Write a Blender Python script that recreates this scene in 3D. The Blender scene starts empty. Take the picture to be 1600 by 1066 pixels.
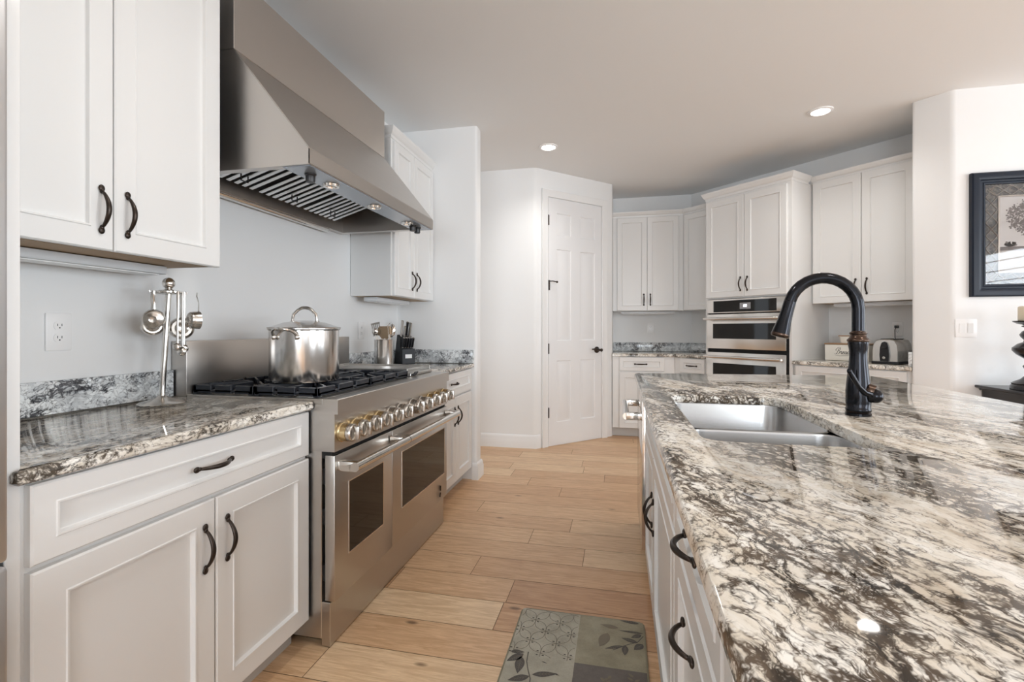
import bpy, bmesh, math, random
from mathutils import Vector, Matrix
S = bpy.context.scene
C = S.collection
random.seed(7)
PI = math.pi
# ------------------------------------------------------------------ camera
cam = bpy.data.objects.new('camera', bpy.data.cameras.new('camera'))
C.objects.link(cam)
cam.location = (0, 0, 1.18)
cam.rotation_euler = (PI / 2, 0, .2174)
cam.data.sensor_width = 36
cam.data.lens = 753 / 1600 * 36
cam.data.shift_y = (514.3 - 533) / 1600
cam.data.clip_start = .02
S.camera = cam
# ------------------------------------------------------------------ view, world, daylight through the windows
S.view_settings.view_transform = 'Standard'
S.view_settings.look = 'None'
S.view_settings.gamma = 1
S.view_settings.use_curve_mapping = False
S.view_settings.exposure = 0.45
try:
    S.cycles.use_denoising = True
    S.cycles.max_bounces = 10
    S.cycles.diffuse_bounces = 6
    S.cycles.glossy_bounces = 5
    S.cycles.transparent_max_bounces = 8
    S.cycles.sample_clamp_indirect = 6
    S.cycles.caustics_reflective = False
    S.cycles.caustics_refractive = False
except Exception:
    pass
world = bpy.data.worlds.new('sky')
S.world = world
world.use_nodes = True
world.node_tree.nodes['Background'].inputs['Color'].default_value = (.86, .93, 1, 1)
world.node_tree.nodes['Background'].inputs['Strength'].default_value = 1.0


def area(name, loc, rot, sx, sy, power, col):
    l = bpy.data.lights.new(name, 'AREA')
    l.shape = 'RECTANGLE'
    l.size, l.size_y, l.energy, l.color = sx, sy, power, col
    o = bpy.data.objects.new(name, l)
    o.location, o.rotation_euler = loc, rot
    C.objects.link(o)
    return o


ZC = 2.774          # ceiling
YR, XR = -4.2, 5.6  # rear wall with windows, side wall with windows
DAY = (.845, .925, 1)
area('daylight_rear_glass', (.2, YR - .16, 1.45), (PI / 2, 0, 0), 2.3, 2.1, 110, DAY)
area('daylight_rear_bay', (3.6, YR - .16, 1.45), (PI / 2, 0, 0), 2.7, 2.1, 14, DAY)
area('daylight_side_near', (XR + .16, -1.9, 1.45), (PI / 2, 0, PI / 2), 2.6, 2.1, 158, DAY)
area('daylight_side_far', (XR + .16, 1.7, 1.45), (PI / 2, 0, PI / 2), 2.6, 2.1, 88, DAY)


# ------------------------------------------------------------------ helpers
def lin(r, g, b):
    f = lambda c: ((c / 255 + .055) / 1.055) ** 2.4 if c > 10 else c / 255 / 12.92
    return (f(r), f(g), f(b), 1)


def link(name, bm, mats, parent=None, smooth=35, loc=None, rot=None):
    bmesh.ops.recalc_face_normals(bm, faces=bm.faces)
    me = bpy.data.meshes.new(name)
    bm.to_mesh(me)
    bm.free()
    for m in (mats if isinstance(mats, (list, tuple)) else [mats]):
        me.materials.append(m)
    if smooth:
        me.polygons.foreach_set('use_smooth', [True] * len(me.polygons))
        me.set_sharp_from_angle(angle=math.radians(smooth))
    o = bpy.data.objects.new(name, me)
    C.objects.link(o)
    if parent:
        o.parent = parent
    if loc:
        o.location = loc
    if rot:
        o.rotation_euler = rot
    return o


def inst(name, me, parent=None, loc=(0, 0, 0), rot=(0, 0, 0)):
    o = bpy.data.objects.new(name, me)
    C.objects.link(o)
    if parent:
        o.parent = parent
    o.location, o.rotation_euler = loc, rot
    return o


def thing(name, label, cat, loc=(0, 0, 0), rz=0, group=None):
    o = bpy.data.objects.new(name, None)
    o.empty_display_size = .05
    C.objects.link(o)
    o.location, o.rotation_euler = loc, (0, 0, rz)
    return tag(o, label, cat, group)


def tag(o, label, cat, group=None):
    o['label'], o['category'] = label, cat
    if group:
        o['group'] = group
    return o


def struct(o):
    o['kind'] = 'structure'
    return o


def BM():
    return bmesh.new()


def merge(bm, t, mi=0, M=None):
    if M is not None:
        bmesh.ops.transform(t, matrix=M, verts=t.verts)
    for f in t.faces:
        f.material_index = mi
    me = bpy.data.meshes.new('t')
    t.to_mesh(me)
    t.free()
    bm.from_mesh(me)
    bpy.data.meshes.remove(me)
    return bm


def box(bm, x0, x1, y0, y1, z0, z1, b=0, seg=2, mi=0, M=None):
    t = BM()
    bmesh.ops.create_cube(t, size=1)
    for v in t.verts:
        v.co = Vector(((x0 + x1) / 2 + v.co.x * (x1 - x0), (y0 + y1) / 2 + v.co.y * (y1 - y0), (z0 + z1) / 2 + v.co.z * (z1 - z0)))
    if b:
        bmesh.ops.bevel(t, geom=t.edges[:], offset=b, segments=seg, affect='EDGES', profile=.5)
    return merge(bm, t, mi, M)


def tube(bm, pts, r, seg=12, mi=0, M=None, closed=False, sq=None):
    t = BM()
    pts = [Vector(p) for p in pts]
    n = len(pts)
    rs = r if isinstance(r, (list, tuple)) else [r] * n
    prev = None
    rings = []
    for i, p in enumerate(pts):
        if closed:
            d = pts[(i + 1) % n] - pts[i - 1]
        else:
            d = pts[min(i + 1, n - 1)] - pts[max(i - 1, 0)]
        d.normalize()
        if prev is None:
            u = d.orthogonal().normalized()
            if sq:
                u = Vector(sq[0])
                u = (u - d * u.dot(d)).normalized()
        else:
            u = prev - d * prev.dot(d)
            u = u.normalized() if u.length > 1e-6 else d.orthogonal().normalized()
        prev = u
        w = d.cross(u)
        k = sq[1] if sq else 1
        rings.append([t.verts.new(p + (u * math.cos(a) + w * math.sin(a) * k) * rs[i]) for a in [2 * PI * j / seg for j in range(seg)]])
    for i in range(n if closed else n - 1):
        a, b = rings[i], rings[(i + 1) % n]
        for j in range(seg):
            t.faces.new((a[j], a[(j + 1) % seg], b[(j + 1) % seg], b[j]))
    if not closed:
        t.faces.new(rings[0])
        t.faces.new(rings[-1])
    return merge(bm, t, mi, M)


def lathe(bm, prof, seg=32, mi=0, M=None):
    t = BM()
    rings = []
    for r, z in prof:
        if r < 1e-5:
            rings.append([t.verts.new((0, 0, z))])
        else:
            rings.append([t.verts.new((r * math.cos(2 * PI * j / seg), r * math.sin(2 * PI * j / seg), z)) for j in range(seg)])
    for a, b in zip(rings, rings[1:]):
        for j in range(seg):
            k = (j + 1) % seg
            if len(a) == 1 and len(b) == 1:
                continue
            if len(a) == 1:
                t.faces.new((a[0], b[j], b[k]))
            elif len(b) == 1:
                t.faces.new((a[j], a[k], b[0]))
            else:
                t.faces.new((a[j], a[k], b[k], b[j]))
    return merge(bm, t, mi, M)


def ell(bm, c, rx, ry, rz, mi=0, M=None, u=16, v=10):
    t = BM()
    bmesh.ops.create_uvsphere(t, u_segments=u, v_segments=v, radius=1)
    for q in t.verts:
        q.co = Vector((c[0] + q.co.x * rx, c[1] + q.co.y * ry, c[2] + q.co.z * rz))
    return merge(bm, t, mi, M)


def prism(bm, poly, z0, z1, bv=None, bt=0, mi=0, M=None):
    """extrude a 2D outline; bv = {corner index: radius} rounds upright edges; bt bevels the top and bottom edges"""
    t = BM()
    lo = [t.verts.new((x, y, z0)) for x, y in poly]
    hi = [t.verts.new((x, y, z1)) for x, y in poly]
    n = len(poly)
    t.faces.new(lo[::-1])
    t.faces.new(hi)
    for i in range(n):
        t.faces.new((lo[i], lo[(i + 1) % n], hi[(i + 1) % n], hi[i]))
    if bv:
        for i, r in bv.items():
            e = [e for v in (lo[i],) if v.is_valid for e in v.link_edges if abs(e.verts[0].co.z - e.verts[1].co.z) > 1e-4]
            if e:
                bmesh.ops.bevel(t, geom=e, offset=r, segments=5, affect='EDGES', profile=.5)
    if bt:
        es = [e for e in t.edges if abs(e.verts[0].co.z - e.verts[1].co.z) < 1e-6]
        bmesh.ops.bevel(t, geom=es, offset=bt, segments=3, affect='EDGES', profile=.5)
    return merge(bm, t, mi, M)


def offs(pts, d, closed=False):
    n = len(pts)
    out = []
    for i in range(n):
        p = Vector(pts[i])
        ns = []
        if closed or i > 0:
            e = p - Vector(pts[i - 1])
            ns.append(Vector((e.y, -e.x)).normalized())
        if closed or i < n - 1:
            e = Vector(pts[(i + 1) % n]) - p
            ns.append(Vector((e.y, -e.x)).normalized())
        m = ns[0] if len(ns) == 1 else (ns[0] + ns[1]) / (1 + ns[0].dot(ns[1]))
        out.append(p + m * d)
    return out


def sweep(bm, path, prof, closed=False, mi=0, M=None, mit=(0, 0)):
    """prof: (outward, z); outward = right-hand side of the path"""
    t = BM()
    cols = []
    e0, e1 = (Vector(path[1]) - Vector(path[0])).normalized(), (Vector(path[-1]) - Vector(path[-2])).normalized()
    for o, z in prof:
        ps = offs(path, o, closed)
        ps[0], ps[-1] = ps[0] + e0 * o * mit[0], ps[-1] - e1 * o * mit[1]
        cols.append([t.verts.new((p.x, p.y, z)) for p in ps])
    n = len(path)
    for a, b in zip(cols, cols[1:]):
        for i in range(n if closed else n - 1):
            k = (i + 1) % n
            t.faces.new((a[i], a[k], b[k], b[i]))
    if not closed:
        t.faces.new([c[0] for c in cols])
        t.faces.new([c[-1] for c in cols])
    return merge(bm, t, mi, M)


def arc(c, r, a0, a1, n, f=lambda x, y: (x, y, 0)):
    return [f(c[0] + r * math.cos(a0 + (a1 - a0) * i / n), c[1] + r * math.sin(a0 + (a1 - a0) * i / n)) for i in range(n + 1)]


RX = lambda a: Matrix.Rotation(a, 4, 'X')
RY = lambda a: Matrix.Rotation(a, 4, 'Y')
RZ = lambda a: Matrix.Rotation(a, 4, 'Z')
T = lambda x, y, z: Matrix.Translation((x, y, z))


# ------------------------------------------------------------------ materials
class NT:
    def __init__(s, name):
        s.m = bpy.data.materials.new(name)
        s.m.use_nodes = True
        s.t = s.m.node_tree
        s.b = s.t.nodes['Principled BSDF']
        s.out = s.t.nodes['Material Output']

    def n(s, typ, **kw):
        x = s.t.nodes.new(typ)
        for k, v in kw.items():
            if k[0] == '_':
                setattr(x, k[1:], v)
            else:
                s.set(x, k, v)
        return x

    def set(s, x, k, v):
        i = x.inputs[int(k[1:])] if k[0] == 'i' and k[1:].isdigit() else x.inputs[k.replace('_', ' ')]
        if isinstance(v, bpy.types.NodeSocket):
            s.t.links.new(v, i)
        else:
            i.default_value = v

    def math(s, op, a, b=0.0, c=None):
        x = s.n('ShaderNodeMath', _operation=op, i0=a, i1=b)
        if c is not None:
            s.set(x, 'i2', c)
        return x.outputs[0]

    def ramp(s, fac, stops):
        x = s.n('ShaderNodeValToRGB', i0=fac)
        e = x.color_ramp.elements
        while len(e) < len(stops):
            e.new(.5)
        for q, (p, c) in zip(e, stops):
            q.position, q.color = p, c if len(c) == 4 else (*c, 1)
        return x.outputs[0]

    def mix(s, fac, a, b, mode='MIX'):
        x = s.n('ShaderNodeMix', _data_type='RGBA', _blend_type=mode, i0=fac, i6=a, i7=b)
        return x.outputs[2]

    def coord(s, rot=0, scale=(1, 1, 1), out='Object'):
        tc = s.n('ShaderNodeTexCoord')
        mp = s.n('ShaderNodeMapping', Vector=tc.outputs[out], Rotation=(0, 0, rot), Scale=scale)
        return mp.outputs[0]

    def noise(s, vec, scale, detail=3, rough=.5, dist=0, col=False):
        x = s.n('ShaderNodeTexNoise', Vector=vec, Scale=scale, Detail=detail, Roughness=rough, Distortion=dist)
        return x.outputs['Color' if col else 'Fac']

    def bump(s, h, strength=.1, dist=.01):
        x = s.n('ShaderNodeBump', Height=h, Strength=strength, Distance=dist)
        s.set(s.b, 'Normal', x.outputs[0])


def mat(name, col, rough=.5, metal=0, bump=None, ior=1.5, coat=0, spec=.5):
    k = NT(name)
    k.set(k.b, 'Base Color', col if len(col) == 4 else (*col, 1))
    k.set(k.b, 'Roughness', rough)
    k.set(k.b, 'Metallic', metal)
    k.set(k.b, 'IOR', ior)
    k.set(k.b, 'Coat Weight', coat)
    k.set(k.b, 'Specular IOR Level', spec)
    k.set(k.b, 'Coat Roughness', .05)
    if bump:
        k.bump(k.noise(k.coord(), bump[0], 3), bump[1], .002)
    return k.m


def steel(name, col, rough, scale=(1, 1, 1), var=.08, strength=.02):
    k = NT(name)
    v = k.coord(0, scale)
    n = k.noise(v, 60, 3, .6)
    k.set(k.b, 'Base Color', (*col, 1))
    k.set(k.b, 'Metallic', 1)
    k.set(k.b, 'Roughness', k.math('MULTIPLY_ADD', n, var, rough - var / 2))
    k.bump(n, strength, .002)
    return k.m


def granite(name, rot, dark, tan, cream, white, seed=0.0, amount=0.0, rust=.4, sc=62):
    """pale elongated pebbles in a dark brown web that thickens into long drifts"""
    k = NT(name)
    V = lambda op, a, b: k.n('ShaderNodeVectorMath', _operation=op, i0=a, i1=b).outputs[0]
    scl = lambda a, f: k.n('ShaderNodeVectorMath', _operation='SCALE', i0=a, Scale=f).outputs[0]
    mv = V('ADD', k.coord(rot), (seed, seed * .7, 0))
    w = V('SUBTRACT', k.noise(mv, 4.5, 3, .55, col=True), (.5, .5, .5))
    vw = V('ADD', mv, scl(w, .10))
    w2 = V('SUBTRACT', k.noise(vw, 24, 3, .6, col=True), (.5, .5, .5))
    st = V('MULTIPLY', vw, (.30, 1, 1))
    pb = V('MULTIPLY', V('ADD', vw, scl(w2, .034)), (.52, 1, 1))
    band = k.noise(st, 9.5, 5, .66)
    drift = k.ramp(k.math('ADD', band, amount), [(.40, (0, 0, 0)), (.50, (.35, .35, .35)), (.60, (1, 1, 1))])
    edge = k.n('ShaderNodeTexVoronoi', _feature='DISTANCE_TO_EDGE', Vector=pb, Scale=sc).outputs['Distance']
    edge2 = k.n('ShaderNodeTexVoronoi', _feature='DISTANCE_TO_EDGE', Vector=V('ADD', pb, scl(w2, .05)), Scale=sc * 2.3).outputs['Distance']
    cell = k.n('ShaderNodeTexVoronoi', _feature='F1', Vector=pb, Scale=sc).outputs['Color']
    cr = k.n('ShaderNodeSeparateColor', Color=cell).outputs[0]
    fine = k.noise(V('MULTIPLY', vw, (.5, 1, 1)), 170, 3, .6)
    mid = k.noise(V('MULTIPLY', vw, (.38, 1, 1)), 34, 5, .66)
    e2 = k.math('MULTIPLY_ADD', k.math('SUBTRACT', fine, .5), .30, k.math('MULTIPLY_ADD', edge2, .45, k.math('MULTIPLY', edge, .75)))
    e2 = k.math('MULTIPLY_ADD', k.math('SUBTRACT', mid, .5), .62, e2)
    th = k.math('MULTIPLY_ADD', drift, .25, -.035)
    m = k.math('SUBTRACT', e2, th)
    dk = k.ramp(k.math('ADD', m, .5), [(.40, (1, 1, 1)), (.49, (.72, .72, .72)), (.56, (.28, .28, .28)), (.66, (0, 0, 0))])
    tone = k.math('MULTIPLY_ADD', cr, .16, k.math('MULTIPLY_ADD', mid, .45, k.math('MULTIPLY', k.noise(V('MULTIPLY', vw, (.4, 1, 1)), 11, 4, .6), .62)))
    pale = k.ramp(tone, [(.38, tan), (.47, tuple((p + q * 2) / 3 for p, q in zip(tan, cream))), (.56, cream), (.72, white)])
    pale = k.mix(k.math('MULTIPLY', k.ramp(fine, [(.36, (1, 1, 1)), (.46, (0, 0, 0))]), .3), pale, (*tan, 1))
    rs = k.ramp(k.noise(st, 17, 3, .6), [(.56, (0, 0, 0)), (.68, (1, 1, 1))])
    pale = k.mix(k.math('MULTIPLY', rs, rust), pale, (.42, .27, .14, 1))
    dcol = k.ramp(k.noise(pb, 34, 3, .6), [(.36, tuple(c * .5 for c in dark)), (.62, tuple(c * 1.9 for c in dark))])
    k.set(k.b, 'Base Color', k.mix(dk, pale, dcol))
    k.set(k.b, 'Roughness', .04)
    k.set(k.b, 'IOR', 1.5)
    k.set(k.b, 'Specular IOR Level', .42)
    return k.m

M = {}
M['wall'] = mat('wall_paint', (.84, .845, .845), .6, bump=(140, .03))
M['ceil'] = mat('ceiling_paint', (.84, .845, .845), .8, bump=(70, .12))
M['trim'] = mat('trim_paint', (.84, .84, .835), .35)
M['cab'] = mat('cabinet_paint', (.775, .775, .768), .32)
M['cabin'] = mat('cabinet_underside_wood', (.42, .29, .17), .6)
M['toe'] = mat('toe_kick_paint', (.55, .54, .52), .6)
M['bronze'] = mat('oil_rubbed_bronze', (.045, .034, .028), .32, .75)
M['bronzeedge'] = mat('worn_bronze', (.085, .056, .042), .25, .9)
M['faucet'] = mat('dark_faucet_bronze', (.016, .0165, .020), .15, .75)
M['steel'] = steel('brushed_steel', (.54, .515, .485), .30, (1, .04, 1))
M['steelv'] = steel('brushed_steel_upright', (.60, .575, .545), .29, (1, 1, .04))
M['fridge'] = steel('fridge_steel', (.74, .75, .77), .36, (1, 1, .04))
M['hood'] = steel('hood_steel', (.56, .53, .50), .33, (1, .05, 1))
M['sink'] = steel('sink_steel', (.47, .465, .46), .25, (.06, 1, 1))
M['chrome'] = mat('polished_steel', (.72, .70, .67), .12, 1)
M['potsteel'] = steel('pot_steel', (.68, .66, .64), .19, (1, 1, .02), .05)
M['brass'] = mat('brass_bezel', (.74, .58, .33), .24, 1)
M['knob'] = mat('knob_steel', (.62, .59, .55), .22, 1)
M['iron'] = mat('cast_iron', (.016, .019, .026), .36, 0)
M['black'] = mat('black_plastic', (.012, .012, .014), .35)
M['gap'] = mat('dark_recess', (.01, .01, .01), .9)
M['ovenglass'] = mat('oven_glass', (.006, .005, .004), .04, 0, ior=1.5)
M['white'] = mat('white_plastic', (.90, .90, .90), .3)
M['screen'] = mat('display_grey', (.30, .30, .31), .25)
M['cream'] = mat('cream_enamel', (.80, .77, .70), .25)
M['lidwood'] = mat('wooden_lid', (.33, .20, .11), .4)
M['candle'] = mat('cream_wax', (.78, .70, .55), .5)
M['tableblack'] = mat('black_lacquer', (.014, .014, .017), .22)
M['frame'] = mat('black_blue_frame', (.011, .016, .028), .34, spec=.25)
M['knifeblock'] = mat('black_wood', (.006, .008, .011), .5)
M['panel'] = mat('light_grey_panel', (.42, .47, .53), .25, .5)
M['slat'] = mat('baffle_steel', (.72, .72, .72), .3, 1)
M['lightbar'] = mat('light_bar_white', (.66, .68, .70), .4)
M['ink'] = mat('black_ink', (.02, .02, .02), .5)
M['door'] = mat('door_paint', (.82, .82, .825), .35)
M['ovensteel'] = steel('oven_steel', (.78, .755, .72), .24, (1, 1, .05))
M['grill'] = mat('griddle_steel', (.50, .49, .47), .34, 1)
M['spatreflect'] = mat('steel_reflection_tone', (.42, .31, .21), .25, 1)  # steel spatula: the dark brownish reflection is put into its base colour
M['granite'] = granite('granite_island', math.radians(72), (.066, .050, .036), (.43, .355, .26), (.78, .72, .62), (.93, .91, .86), rust=.28, amount=.016)
M['granite2'] = granite('granite_perimeter', math.radians(80), (.065, .053, .041), (.40, .335, .26), (.70, .65, .57), (.90, .88, .83), seed=3.3, amount=.0, rust=.25)
M['splash'] = granite('granite_backsplash', math.radians(60), (.05, .052, .058), (.33, .34, .35), (.58, .61, .63), (.86, .89, .90), seed=7.1, amount=-.03, rust=.0, sc=80)


def emission(name, col, strength):
    k = NT(name)
    k.set(k.b, 'Base Color', (.9, .9, .9, 1))
    k.set(k.b, 'Emission Color', col)
    k.set(k.b, 'Emission Strength', strength)
    return k.m


M['lamp'] = emission('lamp_lens', (1, .97, .92, 1), 14)
M['lcd'] = emission('clock_digits', (.9, .95, 1, 1), 1.2)


def glass_pane(name):
    k = NT(name)
    tr = k.n('ShaderNodeBsdfTransparent')
    gl = k.n('ShaderNodeBsdfGlossy', Roughness=.02)
    fr = k.n('ShaderNodeFresnel', IOR=1.38)
    mx = k.n('ShaderNodeMixShader', i0=fr.outputs[0], i1=tr.outputs[0], i2=gl.outputs[0])
    k.t.links.new(mx.outputs[0], k.out.inputs[0])
    return k.m


M['pane'] = glass_pane('picture_glass')


def oak():
    k = NT('oak_plank')
    at = k.n('ShaderNodeAttribute', _attribute_name='tone')
    tone = k.n('ShaderNodeSeparateColor', Color=at.outputs['Color'])
    tc = k.n('ShaderNodeTexCoord').outputs['Object']
    sh = k.n('ShaderNodeCombineXYZ', X=k.math('MULTIPLY', tone.outputs[1], 37), Y=k.math('MULTIPLY', tone.outputs[2], 11)).outputs[0]
    v = k.n('ShaderNodeVectorMath', _operation='ADD', i0=tc, i1=sh).outputs[0]
    vs = k.n('ShaderNodeVectorMath', _operation='MULTIPLY', i0=v, i1=(.9, 9, 1)).outputs[0]
    g = k.noise(vs, 5, 6, .62, 1.4)
    vf = k.n('ShaderNodeVectorMath', _operation='MULTIPLY', i0=v, i1=(3, 90, 1)).outputs[0]
    gf = k.noise(vf, 5, 3, .6)
    base = k.ramp(tone.outputs[0], [(0, lin(196, 154, 116)), (.35, lin(217, 178, 139)), (.7, lin(227, 191, 152)), (1, lin(238, 209, 172))])
    dark = k.mix(1, base, (.70, .61, .53, 1), 'MULTIPLY')
    c = k.mix(k.ramp(g, [(.38, (.75, .75, .75)), (.60, (0, 0, 0))]), base, dark)
    c = k.mix(k.math('MULTIPLY', k.ramp(gf, [(.42, (1, 1, 1)), (.55, (0, 0, 0))]), .42), c, dark)
    kn = k.n('ShaderNodeTexVoronoi', Vector=k.n('ShaderNodeVectorMath', _operation='MULTIPLY', i0=v, i1=(1.3, 3.1, 1)).outputs[0], Scale=1.7, Randomness=1.0).outputs['Distance']
    c = k.mix(k.ramp(kn, [(.028, (.85, .85, .85)), (.075, (0, 0, 0))]), c, (.13, .065, .03, 1))
    k.set(k.b, 'Base Color', c)
    k.set(k.b, 'Roughness', k.math('MULTIPLY_ADD', gf, .12, .30))
    k.bump(gf, .04, .002)
    return k.m


M['oak'] = oak()

# ------------------------------------------------------------------ the room
bm = BM()
t = BM()
layer = t.loops.layers.float_color.new('tone')
joints = {2: -.475, 4: -.175, 6: -.277, 7: -.525, 9: -.41, 10: -.675, 11: -.108, 12: -.284}
rnd = random.Random(5)
for r in range(-31, 24):
    y0 = 1.634 + .1945 * r
    x = joints.get(r, rnd.uniform(-1, .5))
    while x > -3.4:
        x -= rnd.uniform(1.25, 1.9)
    while x < XR:
        L = rnd.uniform(1.1, 1.95)
        nx = x + L
        if r in joints and x < joints[r] - .4 and nx > joints[r] - .35:
            nx = joints[r]
        tone = (min(1, max(0, rnd.gauss(.5, .28))), rnd.random(), rnd.random(), 1)
        g = .0013
        vs = [t.verts.new(p) for p in ((x + g, y0 + g, 0), (nx - g, y0 + g, 0), (nx - g, y0 + .1945 - g, 0), (x + g, y0 + .1945 - g, 0))]
        f = t.faces.new(vs)
        for lp in f.loops:
            lp[layer] = tone
        x = nx
me = bpy.data.meshes.new('t')
t.to_mesh(me)
t.free()
bm.from_mesh(me)
box(bm, -3.5, XR + .1, YR - .1, 6.3, -.06, -.003, mi=1)
fl = struct(link('floor', bm, [M['oak'], mat('plank_gap', (.20, .12, .065), .8)], smooth=0))

bm = BM()
box(bm, -3.5, XR + .1, YR - .1, 6.3, ZC, ZC + .1)
struct(link('ceiling', bm, M['ceil'], smooth=0))

XW = -1.753
W0, D, N = Vector((.8432, 6.0313)), Vector((.70711, -.70711)), Vector((-.70711, -.70711))
dp = lambda s, d: tuple(W0 + D * s + N * d)
bm = BM()
prism(bm, [(XW - .12, YR), (XW, YR), (XW, 3.627), (-1.085, 3.627), (-1.085, 3.752), (XW - .12, 3.752)], 0, ZC, {3: .02, 4: .02})
struct(link('wall_left', bm, M['wall']))
bm = BM()
prism(bm, [(-3.2, 4.6937), (-.7978, 4.6937), (-.0663, 5.4252), (-.0663, 6.2), (-3.2, 6.2)], 0, ZC, {1: .03, 2: .02})
struct(link('wall_pantry', bm, M['wall']))
bm = BM()
prism(bm, [(-3.3, 3.6), (-3.2, 3.6), (-3.2, 5.4), (-3.3, 5.4)], 0, ZC)
struct(link('wall_hall', bm, M['wall']))
bm = BM()
b0 = dp(2.32, 0)
prism(bm, [(-.0663, 6.0313), (.8432, 6.0313), b0, dp(2.32, -.12), (.9, 6.2), (-.0663, 6.2)], 0, ZC)
struct(link('wall_back', bm, M['wall']))
bm = BM()
prism(bm, [b0, dp(2.32, .66), (2.175, 3.768), (XR, 3.768), (XR, 4.5), dp(2.32, -.15)], 0, ZC, {1: .02, 2: .02})
struct(link('wall_right', bm, M['wall']))


def wall_openings(name, along, a0, a1, pos, thick, opens):
    """wall along x or y with rectangular openings (u0,u1,z0,z1)"""
    bm = BM()
    cuts = sorted(opens)
    u = a0

    def bb(u0, u1, z0, z1):
        if along == 'x':
            box(bm, u0, u1, pos - thick, pos, z0, z1)
        else:
            box(bm, pos, pos + thick, u0, u1, z0, z1)
    for (o0, o1, z0, z1) in cuts:
        bb(u, o0, 0, ZC)
        bb(o0, o1, 0, z0)
        bb(o0, o1, z1, ZC)
        u = o1
    bb(u, a1, 0, ZC)
    struct(link(name, bm, M['wall'], smooth=0))
    return cuts


def window(i, along, pos, u0, u1, z0, z1):
    bm = BM()
    s = -1 if along == 'x' else 1

    def bb(a, b, c, d, dep0, dep1):
        if along == 'x':
            box(bm, a, b, min(pos + s * dep0, pos + s * dep1), max(pos + s * dep0, pos + s * dep1), c, d)
        else:
            box(bm, min(pos + s * dep0, pos + s * dep1), max(pos + s * dep0, pos + s * dep1), a, b, c, d)
    for a, b, c, d in ((u0, u0 + .06, z0, z1), (u1 - .06, u1, z0, z1), (u0, u1, z0, z0 + .06), (u0, u1, z1 - .06, z1), ((u0 + u1) / 2 - .04, (u0 + u1) / 2 + .04, z0, z1)):
        bb(a, b, c, d, .03, .09)
    k = int((z1 - z0) / .16)
    for j in range(k):      # open blind slats
        z = z0 + .08 + j * (z1 - z0 - .12) / k
        bb(u0 + .06, u1 - .06, z, z + .012, .012, .028)
    struct(link('window_%d' % i, bm, M['trim'], smooth=0))
    bm = BM()
    for a, b, c, d in ((u0 - .08, u0, z0 - .08, z1 + .08), (u1, u1 + .08, z0 - .08, z1 + .08), (u0, u1, z1, z1 + .08), (u0, u1, z0 - .08, z0)):
        bb(a, b, c, d, -.018, 0)
    struct(link('trim_%d' % i, bm, M['trim'], smooth=0))


for i, w in enumerate(wall_openings('wall_rear', 'x', XW - .12, XR + .1, YR, .12, [(-.9, 1.3, .45, 2.4), (2.3, 4.9, .45, 2.4)])):
    window(i + 1, 'x', YR, *w)
for i, w in enumerate(wall_openings('wall_side', 'y', YR, 3.75, XR, .12, [(-3.15, -.65, .45, 2.4), (.45, 2.95, .45, 2.4)])):
    window(i + 3, 'y', XR, *w)

# baseboards
BB = [(0.001, 0), (.017, 0), (.017, .085), (.013, .095), (.014, .105), (.009, .118), (.006, .128), (0.001, .132)]
bm = BM()
sweep(bm, [(-1.085 - .035, 3.627), (-1.085, 3.627), (-1.085, 3.752), (-1.8, 3.752)], BB)
struct(link('baseboard_left', bm, M['trim']))
bm = BM()
sweep(bm, [(-3.2, 4.6937), (-.7978, 4.6937), (-.7978 + .035, 4.6937 + .035)], BB)
struct(link('baseboard_pantry', bm, M['trim']))
bm = BM()
sweep(bm, [dp(2.32, .64), dp(2.32, .66), (2.175, 3.768), (XR, 3.768)], BB)
struct(link('baseboard_right', bm, M['trim']))

# pantry door on the 45 degree wall; local x runs along the wall, -y faces the room
PO = (-.7978, 4.6937, 0)
q2 = math.sqrt(2)
DX0, DX1, DH = .146, .868, 2.497


def panel_grid(bm, x0, x1, z0, z1, y, panels, prof, mi=0):
    """front face with recessed / raised panels: grid faces + profile rings"""
    t = BM()
    xs = sorted({x0, x1, *[p[0] for p in panels], *[p[1] for p in panels]})
    zs = sorted({z0, z1, *[p[2] for p in panels], *[p[3] for p in panels]})
    for xa, xb in zip(xs, xs[1:]):
        for za, zb in zip(zs, zs[1:]):
            if any(p[0] <= xa and xb <= p[1] and p[2] <= za and zb <= p[3] for p in panels):
                continue
            t.faces.new([t.verts.new((a, y, b)) for a, b in ((xa, za), (xb, za), (xb, zb), (xa, zb))])
    for p in panels:
        prev = None
        for ins, dy in prof:
            ring = [t.verts.new((a, y + dy, b)) for a, b in ((p[0] + ins, p[2] + ins), (p[1] - ins, p[2] + ins), (p[1] - ins, p[3] - ins), (p[0] + ins, p[3] - ins))]
            if prev:
                for j in range(4):
                    t.faces.new((prev[j], prev[(j + 1) % 4], ring[(j + 1) % 4], ring[j]))
            prev = ring
        t.faces.new(prev)
    bmesh.ops.remove_doubles(t, verts=t.verts, dist=1e-5)
    merge(bm, t, mi)


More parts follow.
